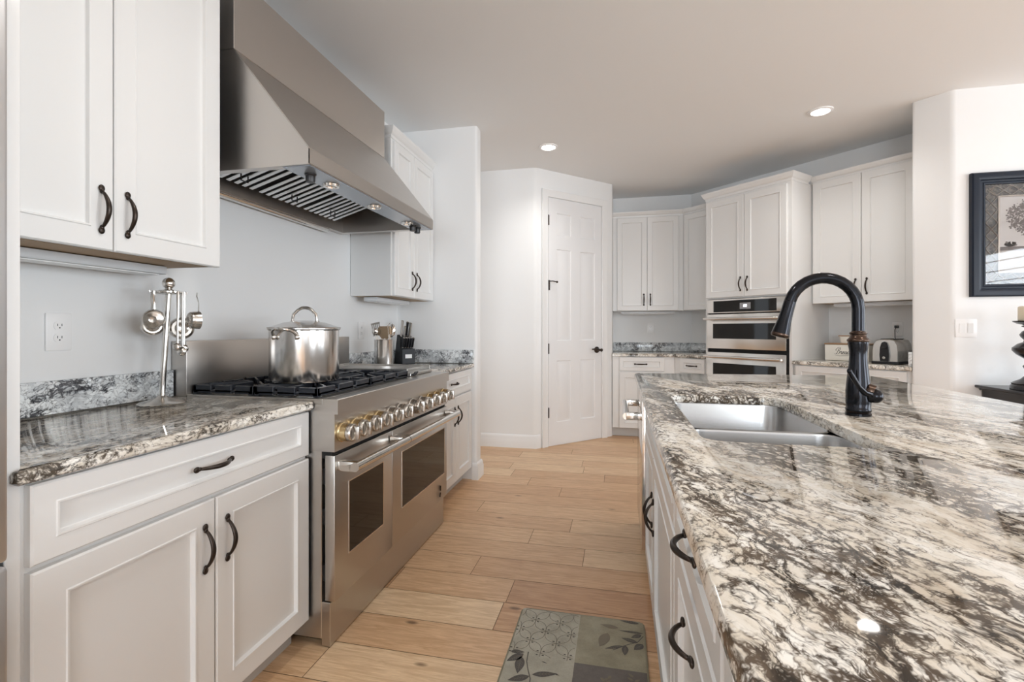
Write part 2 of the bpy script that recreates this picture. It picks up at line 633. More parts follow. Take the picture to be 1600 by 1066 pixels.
dr = thing('door_1', 'white six panel pantry door set diagonally across the corner', 'door', PO, PI / 4)
struct(dr)
bm = BM()
pn = []
for x0, x1 in ((DX0 + .103, DX0 + .302), (DX0 + .415, DX0 + .63)):
    for z0, z1 in ((.23, .865), (1.055, 1.995), (2.127, 2.36)):
        pn.append((x0, x1, z0, z1))
panel_grid(bm, DX0 + .004, DX1 - .004, .012, DH, -.010, pn, [(0, 0), (.006, .001), (.012, .007), (.026, .0075), (.05, .001)])
for q in ((DX0 + .004, DX1 - .004, .012, .016), (DX0 + .004, DX1 - .004, DH - .004, DH), (DX0 + .004, DX0 + .008, .016, DH - .004), (DX1 - .008, DX1 - .004, .016, DH - .004)):
    box(bm, q[0], q[1], -.0098, -.001, q[2], q[3])
struct(link('door_panel', bm, M['door'], dr, smooth=20))
bm = BM()
for p in ([(DX0 - .002, 0), (DX0 - .002, DH + .008), (DX1 + .002, DH + .008), (DX1 + .002, 0)],):
    cas = [(0, -.001), (0, -.014), (.006, -.019), (.02, -.016), (.05, -.021), (.07, -.024), (.074, -.02), (.074, -.001)]
    t = BM()
    cols = [[t.verts.new((q.x, y, q.y)) for q in offs(p, -o)] for o, y in cas]
    for a, b in zip(cols, cols[1:]):
        for i in range(3):
            t.faces.new((a[i], a[i + 1], b[i + 1], b[i]))
    merge(bm, t)
struct(link('door_casing', bm, M['trim'], dr, smooth=30))
for z in (2.272, .983, .341):
    bm = BM()
    box(bm, DX0 - .012, DX0 + .012, -.0155, -.0105, z - .05, z + .05, .001)
    tube(bm, [(DX0, -.018, z - .052), (DX0, -.018, z + .052)], .006, 8)
    struct(link('hinge', bm, M['bronze'], dr))
bm = BM()
tube(bm, [(DX0 + .008, -.018, 1.57), (DX0 + .008, -.018, 1.67)], .008, 8)
tube(bm, [(DX0 + .008, -.018, 1.66), (DX0 + .03, -.05, 1.66), (DX0 + .075, -.055, 1.652)], .005, 8)
ell(bm, (DX0 + .078, -.055, 1.652), .011, .011, .011)
struct(link('door_stop', bm, M['bronze'], dr))
bm = BM()
HX = DX1 - .075
lathe(bm, [(0, -.0105), (.034, -.0105), (.034, -.018), (.02, -.024), (.013, -.027), (.013, -.06), (0, -.06)], 24, M=T(HX, 0, .957) @ Matrix(((1, 0, 0, 0), (0, 0, 1, 0), (0, 1, 0, 0), (0, 0, 0, 1))))
tube(bm, [(HX + .01, -.055, .957), (HX - .03, -.06, .962), (HX - .07, -.058, .968), (HX - .1, -.053, .966)], [.011, .010, .008, .006], 10)
ell(bm, (HX + .03, -.055, .955), .018, .012, .018)
struct(link('door_handle', bm, M['bronze'], dr))

# recessed ceiling lights
for x, y, lab in ((-.598, 4.184, 'round recessed ceiling light in front of the pantry door'), (1.442, 3.925, 'round recessed ceiling light above the far end of the island'),
                  (-.55, 1.25, 'round recessed ceiling light above the aisle beside the range'), (1.45, .95, 'round recessed ceiling light above the near end of the island')):
    o = thing('recessed_light', lab, 'ceiling light', (x, y, ZC), group='recessed ceiling lights')
    bm = BM()
    lathe(bm, [(.055, -.002), (.062, -.010), (.08, -.006), (.082, 0), (.055, 0)], 32)
    link('trim_ring', bm, M['white'], o)
    bm = BM()
    lathe(bm, [(0, -.004), (.056, -.004), (.056, -.001), (0, -.001)], 32)
    link('lens', bm, M['lamp'], o)
    l = bpy.data.lights.new('recessed_lamp', 'SPOT')
    l.energy, l.spot_size, l.spot_blend, l.shadow_soft_size, l.color = 21, 2.5, 1, .06, (1, .965, .92)
    lo = bpy.data.objects.new('recessed_lamp', l)
    lo.location = (0, 0, -.03)
    lo.parent = o
    C.objects.link(lo)

# ------------------------------------------------------------------ cabinets
def pull_mesh():
    bm = BM()
    h = .052
    pts, rs = [], []
    for i in range(17):
        a = i / 16
        x = -h + 2 * h * a
        pts.append((x, -.004 - .026 * math.sin(PI * a) ** .75, 0))
        rs.append(.0042 + .0028 * math.sin(PI * a))
    tube(bm, pts, rs, 10, sq=((0, 0, 1), .85))
    for s in (-1, 1):
        ell(bm, (s * .060, -.003, 0), .0105, .0045, .0085, u=12, v=8)
        ell(bm, (s * .052, -.004, 0), .008, .0055, .0055, u=12, v=8)
    me = bpy.data.meshes.new('pull')
    bmesh.ops.recalc_face_normals(bm, faces=bm.faces)
    bm.to_mesh(me)
    bm.free()
    me.materials.append(M['bronze'])
    me.polygons.foreach_set('use_smooth', [True] * len(me.polygons))
    return me


PULL = pull_mesh()


def front_bm(x0, x1, z0, z1, fw, th=.0195):
    bm = BM()
    prof = [(0, -.0005), (0, -th + .004), (.004, -th), (fw - .007, -th + .0015), (fw - .005, -th - .001), (fw - .001, -th - .0005), (fw + .0015, -th + .010), (fw + .0035, -th + .012)]
    t = BM()
    prev = None
    for ins, y in prof:
        ring = [t.verts.new((a, y, b)) for a, b in ((x0 + ins, z0 + ins), (x1 - ins, z0 + ins), (x1 - ins, z1 - ins), (x0 + ins, z1 - ins))]
        if prev:
            for j in range(4):
                t.faces.new((prev[j], prev[(j + 1) % 4], ring[(j + 1) % 4], ring[j]))
        else:
            t.faces.new(ring)
        prev = ring
    t.faces.new(prev)
    return merge(bm, t)


CROWN = [(0, 0), (.004, .002), (.006, .02), (.016, .026), (.022, .034), (.028, .05), (.033, .056), (.034, .068), (0, .068)]


def cabinet(name, label, cat, x, y, rz, w, d, z0, z1, fronts, toe=0, crown=None, group=None, hollow=None, inset=0, uplight=None):
    o = thing(name, label, cat, (x, y, 0), rz, group)
    bm = BM()
    zb = z0 + toe
    if hollow:
        h0, h1 = hollow
        box(bm, 0, .02, 0, d, zb, z1)
        box(bm, w - .02, w, 0, d, zb, z1)
        box(bm, .02, w - .02, 0, d, zb, h0)
        box(bm, .02, w - .02, 0, d, h1, z1)
        box(bm, .02, w - .02, d - .02, d, h0, h1)
    else:
        box(bm, 0, w, 0, d, zb, z1, .0015, 1)
    if uplight:
        box(bm, .02, w - .02, .02, d - .01, zb - .0012, zb + .001, mi=1)
    link('body', bm, [M['cab'], M['cabin']], o, smooth=30)
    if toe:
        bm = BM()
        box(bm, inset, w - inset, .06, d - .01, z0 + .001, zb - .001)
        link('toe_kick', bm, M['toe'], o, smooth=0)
    for kind, a, b, c, e, fw, hd in fronts:
        f = link(kind, front_bm(a, b, c, e, fw), M['cab'], o, smooth=25)
        if hd:
            hx, hz, hv = hd
            inst('handle', PULL, f, (hx, -.0195, hz), (0, PI / 2 if hv == 'v' else 0, 0))
    if crown:
        sides, h = crown
        path = [(0, 0), (w, 0)]
        if 'l' in sides:
            path = [(0, min(d, .27))] + path
        if 'r' in sides:
            path = path + [(w, min(d, .27))]
        bm = BM()
        sweep(bm, path, [(p, z1 - .012 + q * h / .068) for p, q in CROWN], mit=(.43 if '<' in sides else 0, .43 if '>' in sides else 0))
        link('crown_moulding', bm, M['cab'], o, smooth=40)
    return o


FX = -1.1386      # face-frame plane of the left base run
L90 = PI / 2
# base cabinet beside the fridge (local x = world Y)
cabinet('base_cabinet', 'white base cabinet with one wide drawer over two doors, left of the range', 'cabinet', FX, .705, L90, .882, .612, 0, .8805,
        [('drawer_front', .0115, .878, .7128, .8735, .05, (.447, .797, 'h')),
         ('door', .0115, .4515, .1015, .7, .068, (.415, .57, 'v')),
         ('door', .4555, .878, .1015, .7, .068, (.493, .57, 'v'))], toe=.1)
cabinet('upper_cabinet', 'tall white two door wall cabinet above the left counter', 'cabinet', -1.4576, .705, L90, .808, .293, 1.41, 2.62,
        [('door', .004, .418, 1.407, 2.6, .068, (.382, 1.521, 'v')),
         ('door', .422, .8045, 1.407, 2.6, .068, (.457, 1.521, 'v'))], crown=('r', .07), uplight=1)
cabinet('base_cabinet', 'narrow white base cabinet between the range and the wall end', 'cabinet', FX, 2.787, L90, .836, .612, 0, .8805,
        [('drawer_front', .03, .82, .7128, .8735, .05, (.41, .797, 'h')),
         ('door', .03, .452, .1015, .7, .068, (.418, .565, 'v')),
         ('door', .456, .82, .1015, .7, .068, (.492, .565, 'v'))], toe=.1)
cabinet('upper_cabinet', 'small white two door wall cabinet just past the range hood', 'cabinet', -1.4576, 2.915, L90, .709, .293, 1.40, 2.45,
        [('door', .02, .325, 1.402, 2.425, .06, (.293, 1.521, 'v')),
         ('door', .329, .70, 1.402, 2.425, .06, (.372, 1.521, 'v'))], crown=('l', .068), uplight=1)

# fridge and its side panel
o = tag(link('fridge_end_panel', box(BM(), XW + .001, -1.126, .677, .703, 0, 2.62, .001, 1), M['cab'], smooth=30), 'tall white end panel standing beside the fridge at the picture edge', 'panel')
fr = thing('refrigerator', 'stainless steel refrigerator at the far left edge', 'refrigerator', (-1.13, -.235, 0), L90)
bm = BM()
box(bm, .003, .905, .03, .615, .04, 1.8, .004)
link('body', bm, M['black'], fr)
for a, b in ((.004, .452), (.456, .905)):
    bm = BM()
    box(bm, a, b, -.03, .028, .75, 1.8, .008)
    d_ = link('door', bm, M['fridge'], fr)
    bm = BM()
    hx = .41 if a < .1 else .498
    tube(bm, [(hx, -.031, .9), (hx, -.075, .93), (hx, -.08, 1.3), (hx, -.075, 1.67), (hx, -.031, 1.7)], .012, 10)
    link('handle', bm, M['chrome'], d_)
bm = BM()
box(bm, .004, .905, -.03, .028, .06, .742, .008)
d_ = link('freezer_drawer', bm, M['fridge'], fr)
bm = BM()
tube(bm, [(.1, -.031, .66), (.13, -.075, .66), (.78, -.075, .66), (.81, -.031, .66)], .012, 10)
link('handle', bm, M['chrome'], d_)
for x in (.08, .83):
    for y in (.08, .55):
        link('foot', box(BM(), x - .03, x + .03, y - .03, y + .03, 0, .041), M['black'], fr)

# under-cabinet light bars
def lightbar(lab, x, y, rz, w, d, z):
    o = thing('under_cabinet_light', lab, 'light', (x, y, z), rz, 'under cabinet light bars')
    bm = BM()
    box(bm, 0, w, 0, d, -.03, -.0015, .004)
    link('housing', bm, M['lightbar'], o)
    bm = BM()
    box(bm, .02, w - .02, .015, d - .015, -.033, -.0301)
    link('diffuser', bm, M['white'], o)


lightbar('slim white light bar under the tall left wall cabinet', -1.60, .72, L90, .72, .10, 1.408)
lightbar('slim white light bar under the small wall cabinet past the hood', -1.58, 2.96, L90, .52, .10, 1.398)

# ------------------------------------------------------------------ counters
def slab(bm, poly, z0, z1, r=.010, mi=0):
    prof = [(-.6 * r, z0), (0, z0 + .6 * r), (0, z1 - r), (-.3 * r, z1 - .35 * r), (-r, z1)]
    t = BM()
    cols = [[t.verts.new((p.x, p.y, z)) for p in offs(poly, o, True)] for o, z in prof]
    n = len(poly)
    for a, b in zip(cols, cols[1:]):
        for i in range(n):
            t.faces.new((a[i], a[(i + 1) % n], b[(i + 1) % n], b[i]))
    t.faces.new(cols[0][::-1])
    t.faces.new(cols[-1])
    return merge(bm, t, mi)


CZ0, CZ1 = .8815, .912
XCW = XW + .001
def counter(label, poly, splash=(), name='countertop'):
    bm = BM()
    slab(bm, poly, CZ0, CZ1)
    o = tag(link(name, bm, M['granite2']), label, 'countertop')
    for b in splash:
        bm = BM()
        if not isinstance(b[0], tuple):
            box(bm, *b, CZ1 + .0005, 1.017, .0025)
        else:
            prism(bm, b, CZ1 + .0005, 1.017, bt=.002)
        link('backsplash', bm, M['splash'], o)
    return o


def ccw(p):     # clockwise outline so that the right-hand side of the path is outside
    a = sum(p[i][0] * p[(i + 1) % len(p)][1] - p[(i + 1) % len(p)][0] * p[i][1] for i in range(len(p)))
    return p if a > 0 else p[::-1]


counter('speckled granite counter on the cabinet left of the range', ccw([(XCW, .7045), (-1.1225, .7045), (-1.1225, .684), (-1.1045, .684), (-1.1045, 1.588), (XCW, 1.588)]),
        [(XCW, XCW + .02, .705, 1.586)])
counter('short granite counter between the range and the wall end', ccw([(XCW, 2.784), (-1.1045, 2.784), (-1.1045, 3.626), (XCW, 3.626)]),
        [(XCW, XCW + .02, 2.786, 3.604), (XCW, -1.106, 3.605, 3.626)])
pA = dp(1.484, .001)
dd = lambda s, d: tuple(dp(s, d))
# back corner counter: back wall + diagonal up to the oven tower
yfc = 6.0313 - .65
k1 = (.8432 - .70711 * .65) + (6.0313 - .70711 * .65) - yfc     # x where the two fronts meet
counter('granite counter in the back corner beside the wall ovens', ccw([(-.0653, 6.030), (-.0653, yfc), (k1, yfc), dd(.655, .65), dd(.655, .001), (.8427, 6.030)]),
        [(-.0653, .83, 6.0095, 6.030), [dd(.003, .001), dd(.655, .001), dd(.655, .021), (.852 - .012, 6.009)]])
counter('granite counter holding the toaster, right of the wall ovens', ccw([dd(1.494, .001), dd(2.318, .001), dd(2.318, .652), dd(1.494, .652)]),
        [[dd(1.494, .001), dd(2.296, .001), dd(2.296, .021), dd(1.494, .021)], [dd(2.297, .001), dd(2.318, .001), dd(2.318, .645), dd(2.297, .645)]])

# ------------------------------------------------------------------ back-wall cabinets and oven tower
cabinet('upper_cabinet', 'white two door wall cabinet on the back wall beside the pantry', 'cabinet', -.065, 6.0303 - .315, 0, .7785, .314, 1.388, 2.475,
        [('door', .05, .382, 1.390, 2.455, .058, (.348, 1.515, 'v')),
         ('door', .386, .725, 1.390, 2.455, .058, (.42, 1.515, 'v'))], crown=('>', .06))
kx = .315
# corner cabinet on the diagonal wall, partly behind the oven tower
sx = .1325
cabinet('upper_cabinet', 'white single door corner wall cabinet half hidden by the oven tower', 'cabinet', *dp(sx, .315), -PI / 4, .655 - sx - .002, .314, 1.388, 2.475,
        [('door', .02, .46, 1.390, 2.455, .058, None)], crown=('<', .06))
cabinet('base_cabinet', 'white base cabinet with drawer and door in the back corner beside the pantry', 'cabinet', -.065, 6.0303 - .62, 0, .6525, .61, 0, .8805,
        [('drawer_front', .075, .545, .725, .8735, .045, (.30, .80, 'h')),
         ('door', .075, .545, .1015, .712, .062, (.505, .60, 'v'))], toe=.1)
cabinet('base_cabinet', 'white corner base cabinet squeezed against the oven tower', 'cabinet', *dp(.259, .62), -PI / 4, .395, .6, 0, .8805,
        [('drawer_front', .08, .376, .725, .8735, .045, (.226, .80, 'h')),
         ('door', .08, .376, .1015, .712, .062, (.33, .60, 'v'))], toe=.1)
TS, TW, TD = .660, .832, .648
tower = cabinet('oven_tower', 'tall white cabinet tower holding the double wall oven', 'cabinet', *dp(TS, TD), -PI / 4, TW, TD - .002, 0, 2.46,
                [('door', .012, .408, 1.482, 2.428, .062, (.378, 1.60, 'v')),
                 ('door', .412, .80, 1.482, 2.428, .062, (.445, 1.60, 'v')),
                 ('drawer_front', .012, .80, .112, .40, .062, (.41, .30, 'h'))], toe=.1, crown=('lr', .072), hollow=(.42, 1.47))
lightbar('thin white light bar under the back wall cabinets', .03, 5.78, 0, .6, .08, 1.386)
cabinet('upper_cabinet', 'white two door wall cabinet above the toaster counter', 'cabinet', *dp(1.497, .315), -PI / 4, .82, .314, 1.405, 2.475,
        [('door', .012, .382, 1.402, 2.462, .062, (.345, 1.53, 'v')),
         ('door', .387, .735, 1.402, 2.462, .062, (.425, 1.53, 'v'))], crown=('', .058), uplight=1)
lightbar('white light bar under the cabinet above the toaster', *dp(1.64, .25), -PI / 4, .62, .10, 1.403)
cabinet('base_cabinet', 'white base cabinet with one wide drawer under the toaster counter', 'cabinet', *dp(1.495, .62), -PI / 4, .822, .61, 0, .8805,
        [('drawer_front', .02, .79, .70, .8735, .05, (.38, .80, 'h')),
         ('door', .02, .402, .1015, .69, .062, (.365, .57, 'v')),
         ('door', .406, .79, .1015, .69, .062, (.443, .57, 'v'))], toe=.1)

# double wall oven in the tower
ov = thing('wall_oven', 'stainless double wall oven built into the white tower', 'oven', (*dp(.69, TD), 0), -PI / 4)
OW = .775
bm = BM()
box(bm, .015, OW - .015, .004, .56, .45, 1.455)
link('body', bm, M['black'], ov, smooth=0)
bm = BM()
box(bm, 0, OW + .004, -.004, -.0005, .43, 1.466)
link('black_surround', bm, M['gap'], ov, smooth=0)
bm = BM()
box(bm, .0, OW - .008, -.022, -.0045, 1.333, 1.464, .002)
cp = link('control_panel', bm, M['ovensteel'], ov)
bm = BM()
box(bm, .07, OW - .09, -.0245, -.0221, 1.342, 1.45)
link('display_glass', bm, M['ovenglass'], cp, smooth=0)
bm = BM()
box(bm, .345, .45, -.0262, -.0246, 1.366, 1.424)
box(bm, .38, .415, -.0268, -.0263, 1.385, 1.407, mi=1)
link('clock_display', bm, [M['screen'], M['lcd']], cp, smooth=0)
for z0, z1, g0, g1, hz in ((.992, 1.322, 1.088, 1.232, 1.279), (.45, .957, .55, .853, .915)):
    bm = BM()
    box(bm, 0, OW - .008, -.03, -.0045, z0, z1, .003)
    d_ = link('oven_door', bm, M['ovensteel'], ov)
    bm = BM()
    box(bm, .07, OW - .09, -.0325, -.0301, g0, g1)
    link('window', bm, M['ovenglass'], d_, smooth=0)
    bm = BM()
    tube(bm, [(.0, -.078, hz), (OW - .03, -.078, hz)], .0125, 14)
    for x in (.02, OW - .05):
        box(bm, x - .012, x + .012, -.072, -.0302, hz - .011, hz + .011, .002)
    link('handle', bm, M['chrome'], d_)

# ------------------------------------------------------------------ range hood
hd = thing('range_hood', 'wide stainless canopy hood hanging above the range', 'range hood', (XW + .002, 1.573, 0), 0)
HL, HZ, HLIP, HD = 1.2185, 1.79, 1.85, .638
DZ, DD, DT = 2.2556, .312, 2.547
bm = BM()
t = BM()
pr = [(0, HZ), (0, DZ), (DD, DZ), (HD, HLIP), (HD, HZ)]
A = [t.verts.new((x, 0, z)) for x, z in pr]
B = [t.verts.new((x, HL, z)) for x, z in pr]
t.faces.new(A)
t.faces.new(B)
for i in (0, 2, 3):
    t.faces.new((A[i], A[i + 1], B[i + 1], B[i]))
t.faces.new((A[1], A[2], B[2], B[1]))
# underside rim around the filter cavity
ring0 = [(0, 0), (HD, 0), (HD, HL), (0, HL)]
c0, c1, e0, e1 = .045, HD - .125, .035, HL - .04
ring1 = [(c0, e0), (c1, e0), (c1, e1), (c0, e1)]
R0 = [A[0], A[4], B[4], B[0]]
R1 = [t.verts.new((x, y, HZ)) for x, y in ring1]
R2 = [t.verts.new((x, y, HZ + .195)) for x, y in ring1]
for i in range(4):
    k = (i + 1) % 4
    t.faces.new((R0[i], R0[k], R1[k], R1[i]))
    t.faces.new((R1[i], R1[k], R2[k], R2[i]))
t.faces.new(R2)
out_ = [(A[1], A[2]), (A[2], A[3]), (A[3], A[4]), (B[1], B[2]), (B[2], B[3]), (B[3], B[4]), (A[2], B[2]), (A[3], B[3]), (A[4], B[4])]
bmesh.ops.bevel(t, geom=[t.edges.get(q) for q in out_ if t.edges.get(q)], offset=.003, segments=2, affect='EDGES')
merge(bm, t)
link('canopy', bm, M['hood'], hd, smooth=24)
bm = BM()
box(bm, 0, DD, .0005, HL - .0005, DZ + .001, DT, .0015, 1)
link('duct_cover', bm, M['hood'], hd, smooth=0)
bm = BM()
box(bm, c1 + .004, HD - .006, .012, HL - .012, HZ - .003, HZ - .0005)
link('control_strip', bm, M['panel'], hd, smooth=0)
bm = BM()
tube(bm, [(.022, .01, HZ - .004), (.022, HL - .18, HZ - .004)], .02, 12)
link('grease_rail', bm, M['chrome'], hd)
nf, fl_ = 3, .325
for j in range(3):
    y0 = e0 + .012 + j * (fl_ + .004)
    bm = BM()
    for i in range(7):
        ya = y0 + .006 + i * (fl_ - .012) / 7
        Mx = T((c0 + c1) / 2, ya + .017, HZ + .095) @ RY(math.radians(-17))
        box(bm, -(c1 - c0) / 2 + .04, (c1 - c0) / 2 - .012, -.0115, .0115, -.004, .004, .0025, 1, M=Mx)
    box(bm, -(c1 - c0) / 2 + .03, (c1 - c0) / 2 - .006, y0, y0 + fl_, .022, .026, mi=1, M=T((c0 + c1) / 2, 0, HZ + .095) @ RY(math.radians(-17)))
    f_ = link('baffle_filter', bm, [M['slat'], M['gap']], hd, smooth=30)
    bm = BM()
    ym = y0 + fl_ * .5
    xm = c0 + .13
    tube(bm, [(xm, ym - .02, HZ + .055), (xm, ym - .02, HZ + .028), (xm, ym + .02, HZ + .028), (xm, ym + .02, HZ + .055)], .003, 6)
    link('filter_handle', bm, M['black'], f_)
for y in (.245, .61, .99):
    bm = BM()
    lathe(bm, [(0, HZ - .005), (.02, HZ - .005), (.022, HZ - .012), (.032, HZ - .012), (.035, HZ - .0035), (0, HZ - .0035)], 24, M=T(HD - .068, y, 0))
    link('hood_lamp', bm, M['chrome'], hd)
for y in (.10, 1.06, 1.125):
    bm = BM()
    lathe(bm, [(0, HZ - .036), (.016, HZ - .036), (.018, HZ - .03), (.018, HZ - .012), (.022, HZ - .008), (.022, HZ - .0035), (0, HZ - .0035)], 20, M=T(HD - .065, y, 0))
    link('hood_knob', bm, M['black'], hd)

# ------------------------------------------------------------------ range (local x = world Y along the front, -y faces the aisle)
RW = 1.1875
rg = thing('range', 'stainless six burner double oven range with brass ringed knobs', 'range', (-1.02, 1.5905, 0), L90)
YB = .71       # local depth from the door plane to the wall
bm = BM()
box(bm, .002, RW - .002, .055, YB, .03, .90, .002, 1)
link('body', bm, M['steelv'], rg)
bm = BM()
prism(bm, [(.18, .726), (.18, .9005), (.05, .9005), (.05, .9205), (-.0115, .9205), (-.0135, .9185), (-.0135, .865), (0, .865), (0, .726)], 0, RW, M=Matrix(((0, 0, 1, 0), (1, 0, 0, 0), (0, 1, 0, 0), (0, 0, 0, 1))))
link('control_panel', bm, M['steel'], rg)
bm = BM()
box(bm, 0, RW, .0505, YB - .055, .9008, .9205, .001, 1)
link('cooktop', bm, M['steel'], rg)
bm = BM()
box(bm, 0, RW, YB - .054, YB + .018, .9008, 1.132, .003, 2)
bg = link('backguard', bm, M['hood'], rg)
bm = BM()
box(bm, .004, RW - .004, .012, .06, .7, .7255)
link('vent_gap', bm, M['gap'], rg, smooth=0)
bm = BM()
box(bm, .003, RW - .003, .020, .056, .004, .1665, .002, 1)
link('kick_panel', bm, M['steel'], rg)
for x0, x1, w0, w1, wz0, wz1, b0, b1 in ((.001, .4635, .096, .371, .317, .590, .012, .466), (.4665, RW - .001, .564, 1.139, .321, .587, .471, RW - .006)):
    bm = BM()
    box(bm, x0, x1, 0, .0405, .1725, .712, .003, 2)
    d_ = link('oven_door', bm, M['steel'], rg)
    bm = BM()
    box(bm, w0, w1, -.0016, -.0002, wz0, wz1, mi=0)
    for a, b, c, e in ((w0 - .004, w1 + .004, wz0 - .004, wz0), (w0 - .004, w1 + .004, wz1, wz1 + .004), (w0 - .004, w0, wz0, wz1), (w1, w1 + .004, wz0, wz1)):
        box(bm, a, b, -.003, -.0002, c, e, mi=1)
    link('window', bm, [M['ovenglass'], M['chrome']], d_, smooth=0)
    bm = BM()
    tube(bm, [(b0, -.075, .672), (b1, -.075, .672)], .0175, 18)
    for x in (b0 + .016, b1 - .016):
        box(bm, x - .015, x + .015, -.075, -.0005, .6535, .6905, .004, 2)
    link('handle', bm, M['chrome'], d_)
    if x0 > .1:
        bm = BM()
        box(bm, 1.073, 1.083, -.004, -.0005, .232, .262, .001, 1)
        box(bm, 1.068, 1.078, -.004, -.0005, .196, .222, .001, 1, M=T(1.075, 0, .21) @ RY(.35) @ T(-1.075, 0, -.21))
        link('badge', bm, M['bronze'], d_)
bm = BM()
for z in (.60, .45, .24):
    box(bm, .012, .03, .041, .054, z, z + .06)
link('door_hinge', bm, M['black'], rg)
# knobs
KY = [1.622, 1.709, 1.804, 1.897, 2.006, 2.106, 2.245, 2.36, 2.468, 2.572, 2.685]
YM = Matrix(((1, 0, 0, 0), (0, 0, 1, 0), (0, 1, 0, 0), (0, 0, 0, 1)))   # lathe axis z -> local y
for i, ky in enumerate(KY):
    lx = ky - 1.5905 + .012
    gold = i < 4 or i > 7
    big = 1.08 if i == 6 else 1
    Mk = T(lx, 0, .792)
    bm = BM()
    lathe(bm, [(0, -.0005), (.035 * big, -.0005), (.0365 * big, -.003), (.0365 * big, -.008), (.0345 * big, -.010), (.0335 * big, -.0105), (.0335 * big, -.034), (.031 * big, -.0345), (0, -.0345)], 28, M=Mk @ YM)
    kb = link('knob', bm, M['brass'] if gold else M['knob'], rg)
    bm = BM()
    lathe(bm, [(0, -.035), (.0325 * big, -.035), (.033 * big, -.037), (.033 * big, -.052), (.031 * big, -.055), (.027 * big, -.055), (.023 * big, -.047), (0, -.044)], 28, M=Mk @ YM)
    box(bm, -.0065, .0065, -.076, -.0455, -.0255 * big, .0255 * big, .003, 2, M=Mk)
    link('knob_grip', bm, M['knob'], kb)
# grates: two double modules over the burners
GZ0, GZ1 = .9215, .957
for j in range(2):
    gx0, gx1 = .022 + j * .40, .022 + j * .40 + .394
    gy0, gy1 = .085, .645
    bm = BM()
    gm = (gy0 + gy1) / 2
    for y0, y1 in ((gy0, gm - .004), (gm + .004, gy1)):
        for a, b, c, e in ((gx0, gx1, y0, y0 + .014), (gx0, gx1, y1 - .014, y1), (gx0, gx0 + .014, y0, y1), (gx1 - .014, gx1, y0, y1)):
            box(bm, a, b, c, e, GZ0 + .008, GZ0 + .018, .002, 1)
            for u0, u1 in ((0, .30), (.36, .64), (.70, 1)):      # castellated upper rail
                if b - a > e - c:
                    box(bm, a + (b - a) * u0, a + (b - a) * u1, c, e, GZ0 + .003, GZ1, .002, 1)
                else:
                    box(bm, a, b, c + (e - c) * u0, c + (e - c) * u1, GZ0 + .003, GZ1, .002, 1)
        for a in (gx0, gx1 - .02):
            for c in (y0, y1 - .02):
                box(bm, a, a + .02, c, c + .02, GZ0, GZ0 + .012)
        cx, cy = (gx0 + gx1) / 2, (y0 + y1) / 2
        for k in range(8):
            a = k * PI / 4
            r0 = .035
            r1 = min((gx1 - gx0) / 2 / max(abs(math.cos(a)), .01), (y1 - y0) / 2 / max(abs(math.sin(a)), .01)) - .006
            box(bm, r0, r1, -.005, .005, GZ0 + .014, GZ1 - .0005, .002, 1, M=T(cx, cy, 0) @ RZ(a))
    link('grate', bm, M['iron'], rg, smooth=30)
    for y0, y1 in ((gy0, gm), (gm, gy1)):
        cx, cy = (gx0 + gx1) / 2, (y0 + y1) / 2
        bm = BM()
        lathe(bm, [(.055, .921), (.055, .927), (.042, .929), (.042, .934), (.030, .9365), (0, .9365)], 24, M=T(cx, cy, 0))
        link('burner', bm, M['iron'], rg)
bm = BM()
box(bm, .842, 1.168, .16, .645, .9215, .952, .003, 1)
box(bm, .842, .852, .10, .648, .9215, .962, .002, 1)
box(bm, 1.160, 1.170, .10, .648, .9215, .962, .002, 1)
box(bm, .842, 1.170, .64, .65, .9215, .966, .002, 1)
box(bm, .853, 1.159, .085, .158, .9215, .938, .003, 1)
link('griddle', bm, M['grill'], rg, smooth=30)
bm = BM()
for k in range(4):
    tube(bm, [(.862 + .012 * k, .078, .925), (.862 + .012 * k, .062, .945)], .004, 6)
link('griddle_vent', bm, M['iron'], rg)

# ------------------------------------------------------------------ stock pot
pt = thing('stock_pot', 'large stainless stock pot with lid standing on the range', 'pot', (-1.316, 1.829, .9575))
PR, PH = .139, .222
bm = BM()
lathe(bm, [(0, 0), (PR - .012, 0), (PR - .003, .004), (PR, .012), (PR, PH - .006), (PR + .006, PH), (PR + .006, PH + .003), (PR - .003, PH + .003), (PR - .003, .01), (0, .008)], 64)
link('body', bm, M['potsteel'], pt, smooth=30)
bm = BM()
lathe(bm, [(PR + .007, PH + .0035), (PR + .009, PH + .007), (PR - .01, PH + .012), (PR * .6, PH + .028), (PR * .25, PH + .036), (0, PH + .037)], 64)
ld = link('lid', bm, M['potsteel'], pt)
vd = Vector((-.2157, .9765, 0))      # line of sight through the pot
sd = Vector((.9765, .2157, 0))
bm = BM()
w = .047
hp = [sd * (w * math.cos(a)) * (1.12 if abs(math.cos(a)) > .8 else 1) + Vector((0, 0, PH + .03 + .062 * math.sin(a) ** .7)) for a in [PI * i / 14 for i in range(15)]]
tube(bm, hp, [.006, .006] + [.0068] * 11 + [.006, .006], 10)
for s in (-1, 1):
    ell(bm, sd * (w * 1.1 * s) + Vector((0, 0, PH + .032)), .012, .012, .005)
link('lid_handle', bm, M['chrome'], ld)
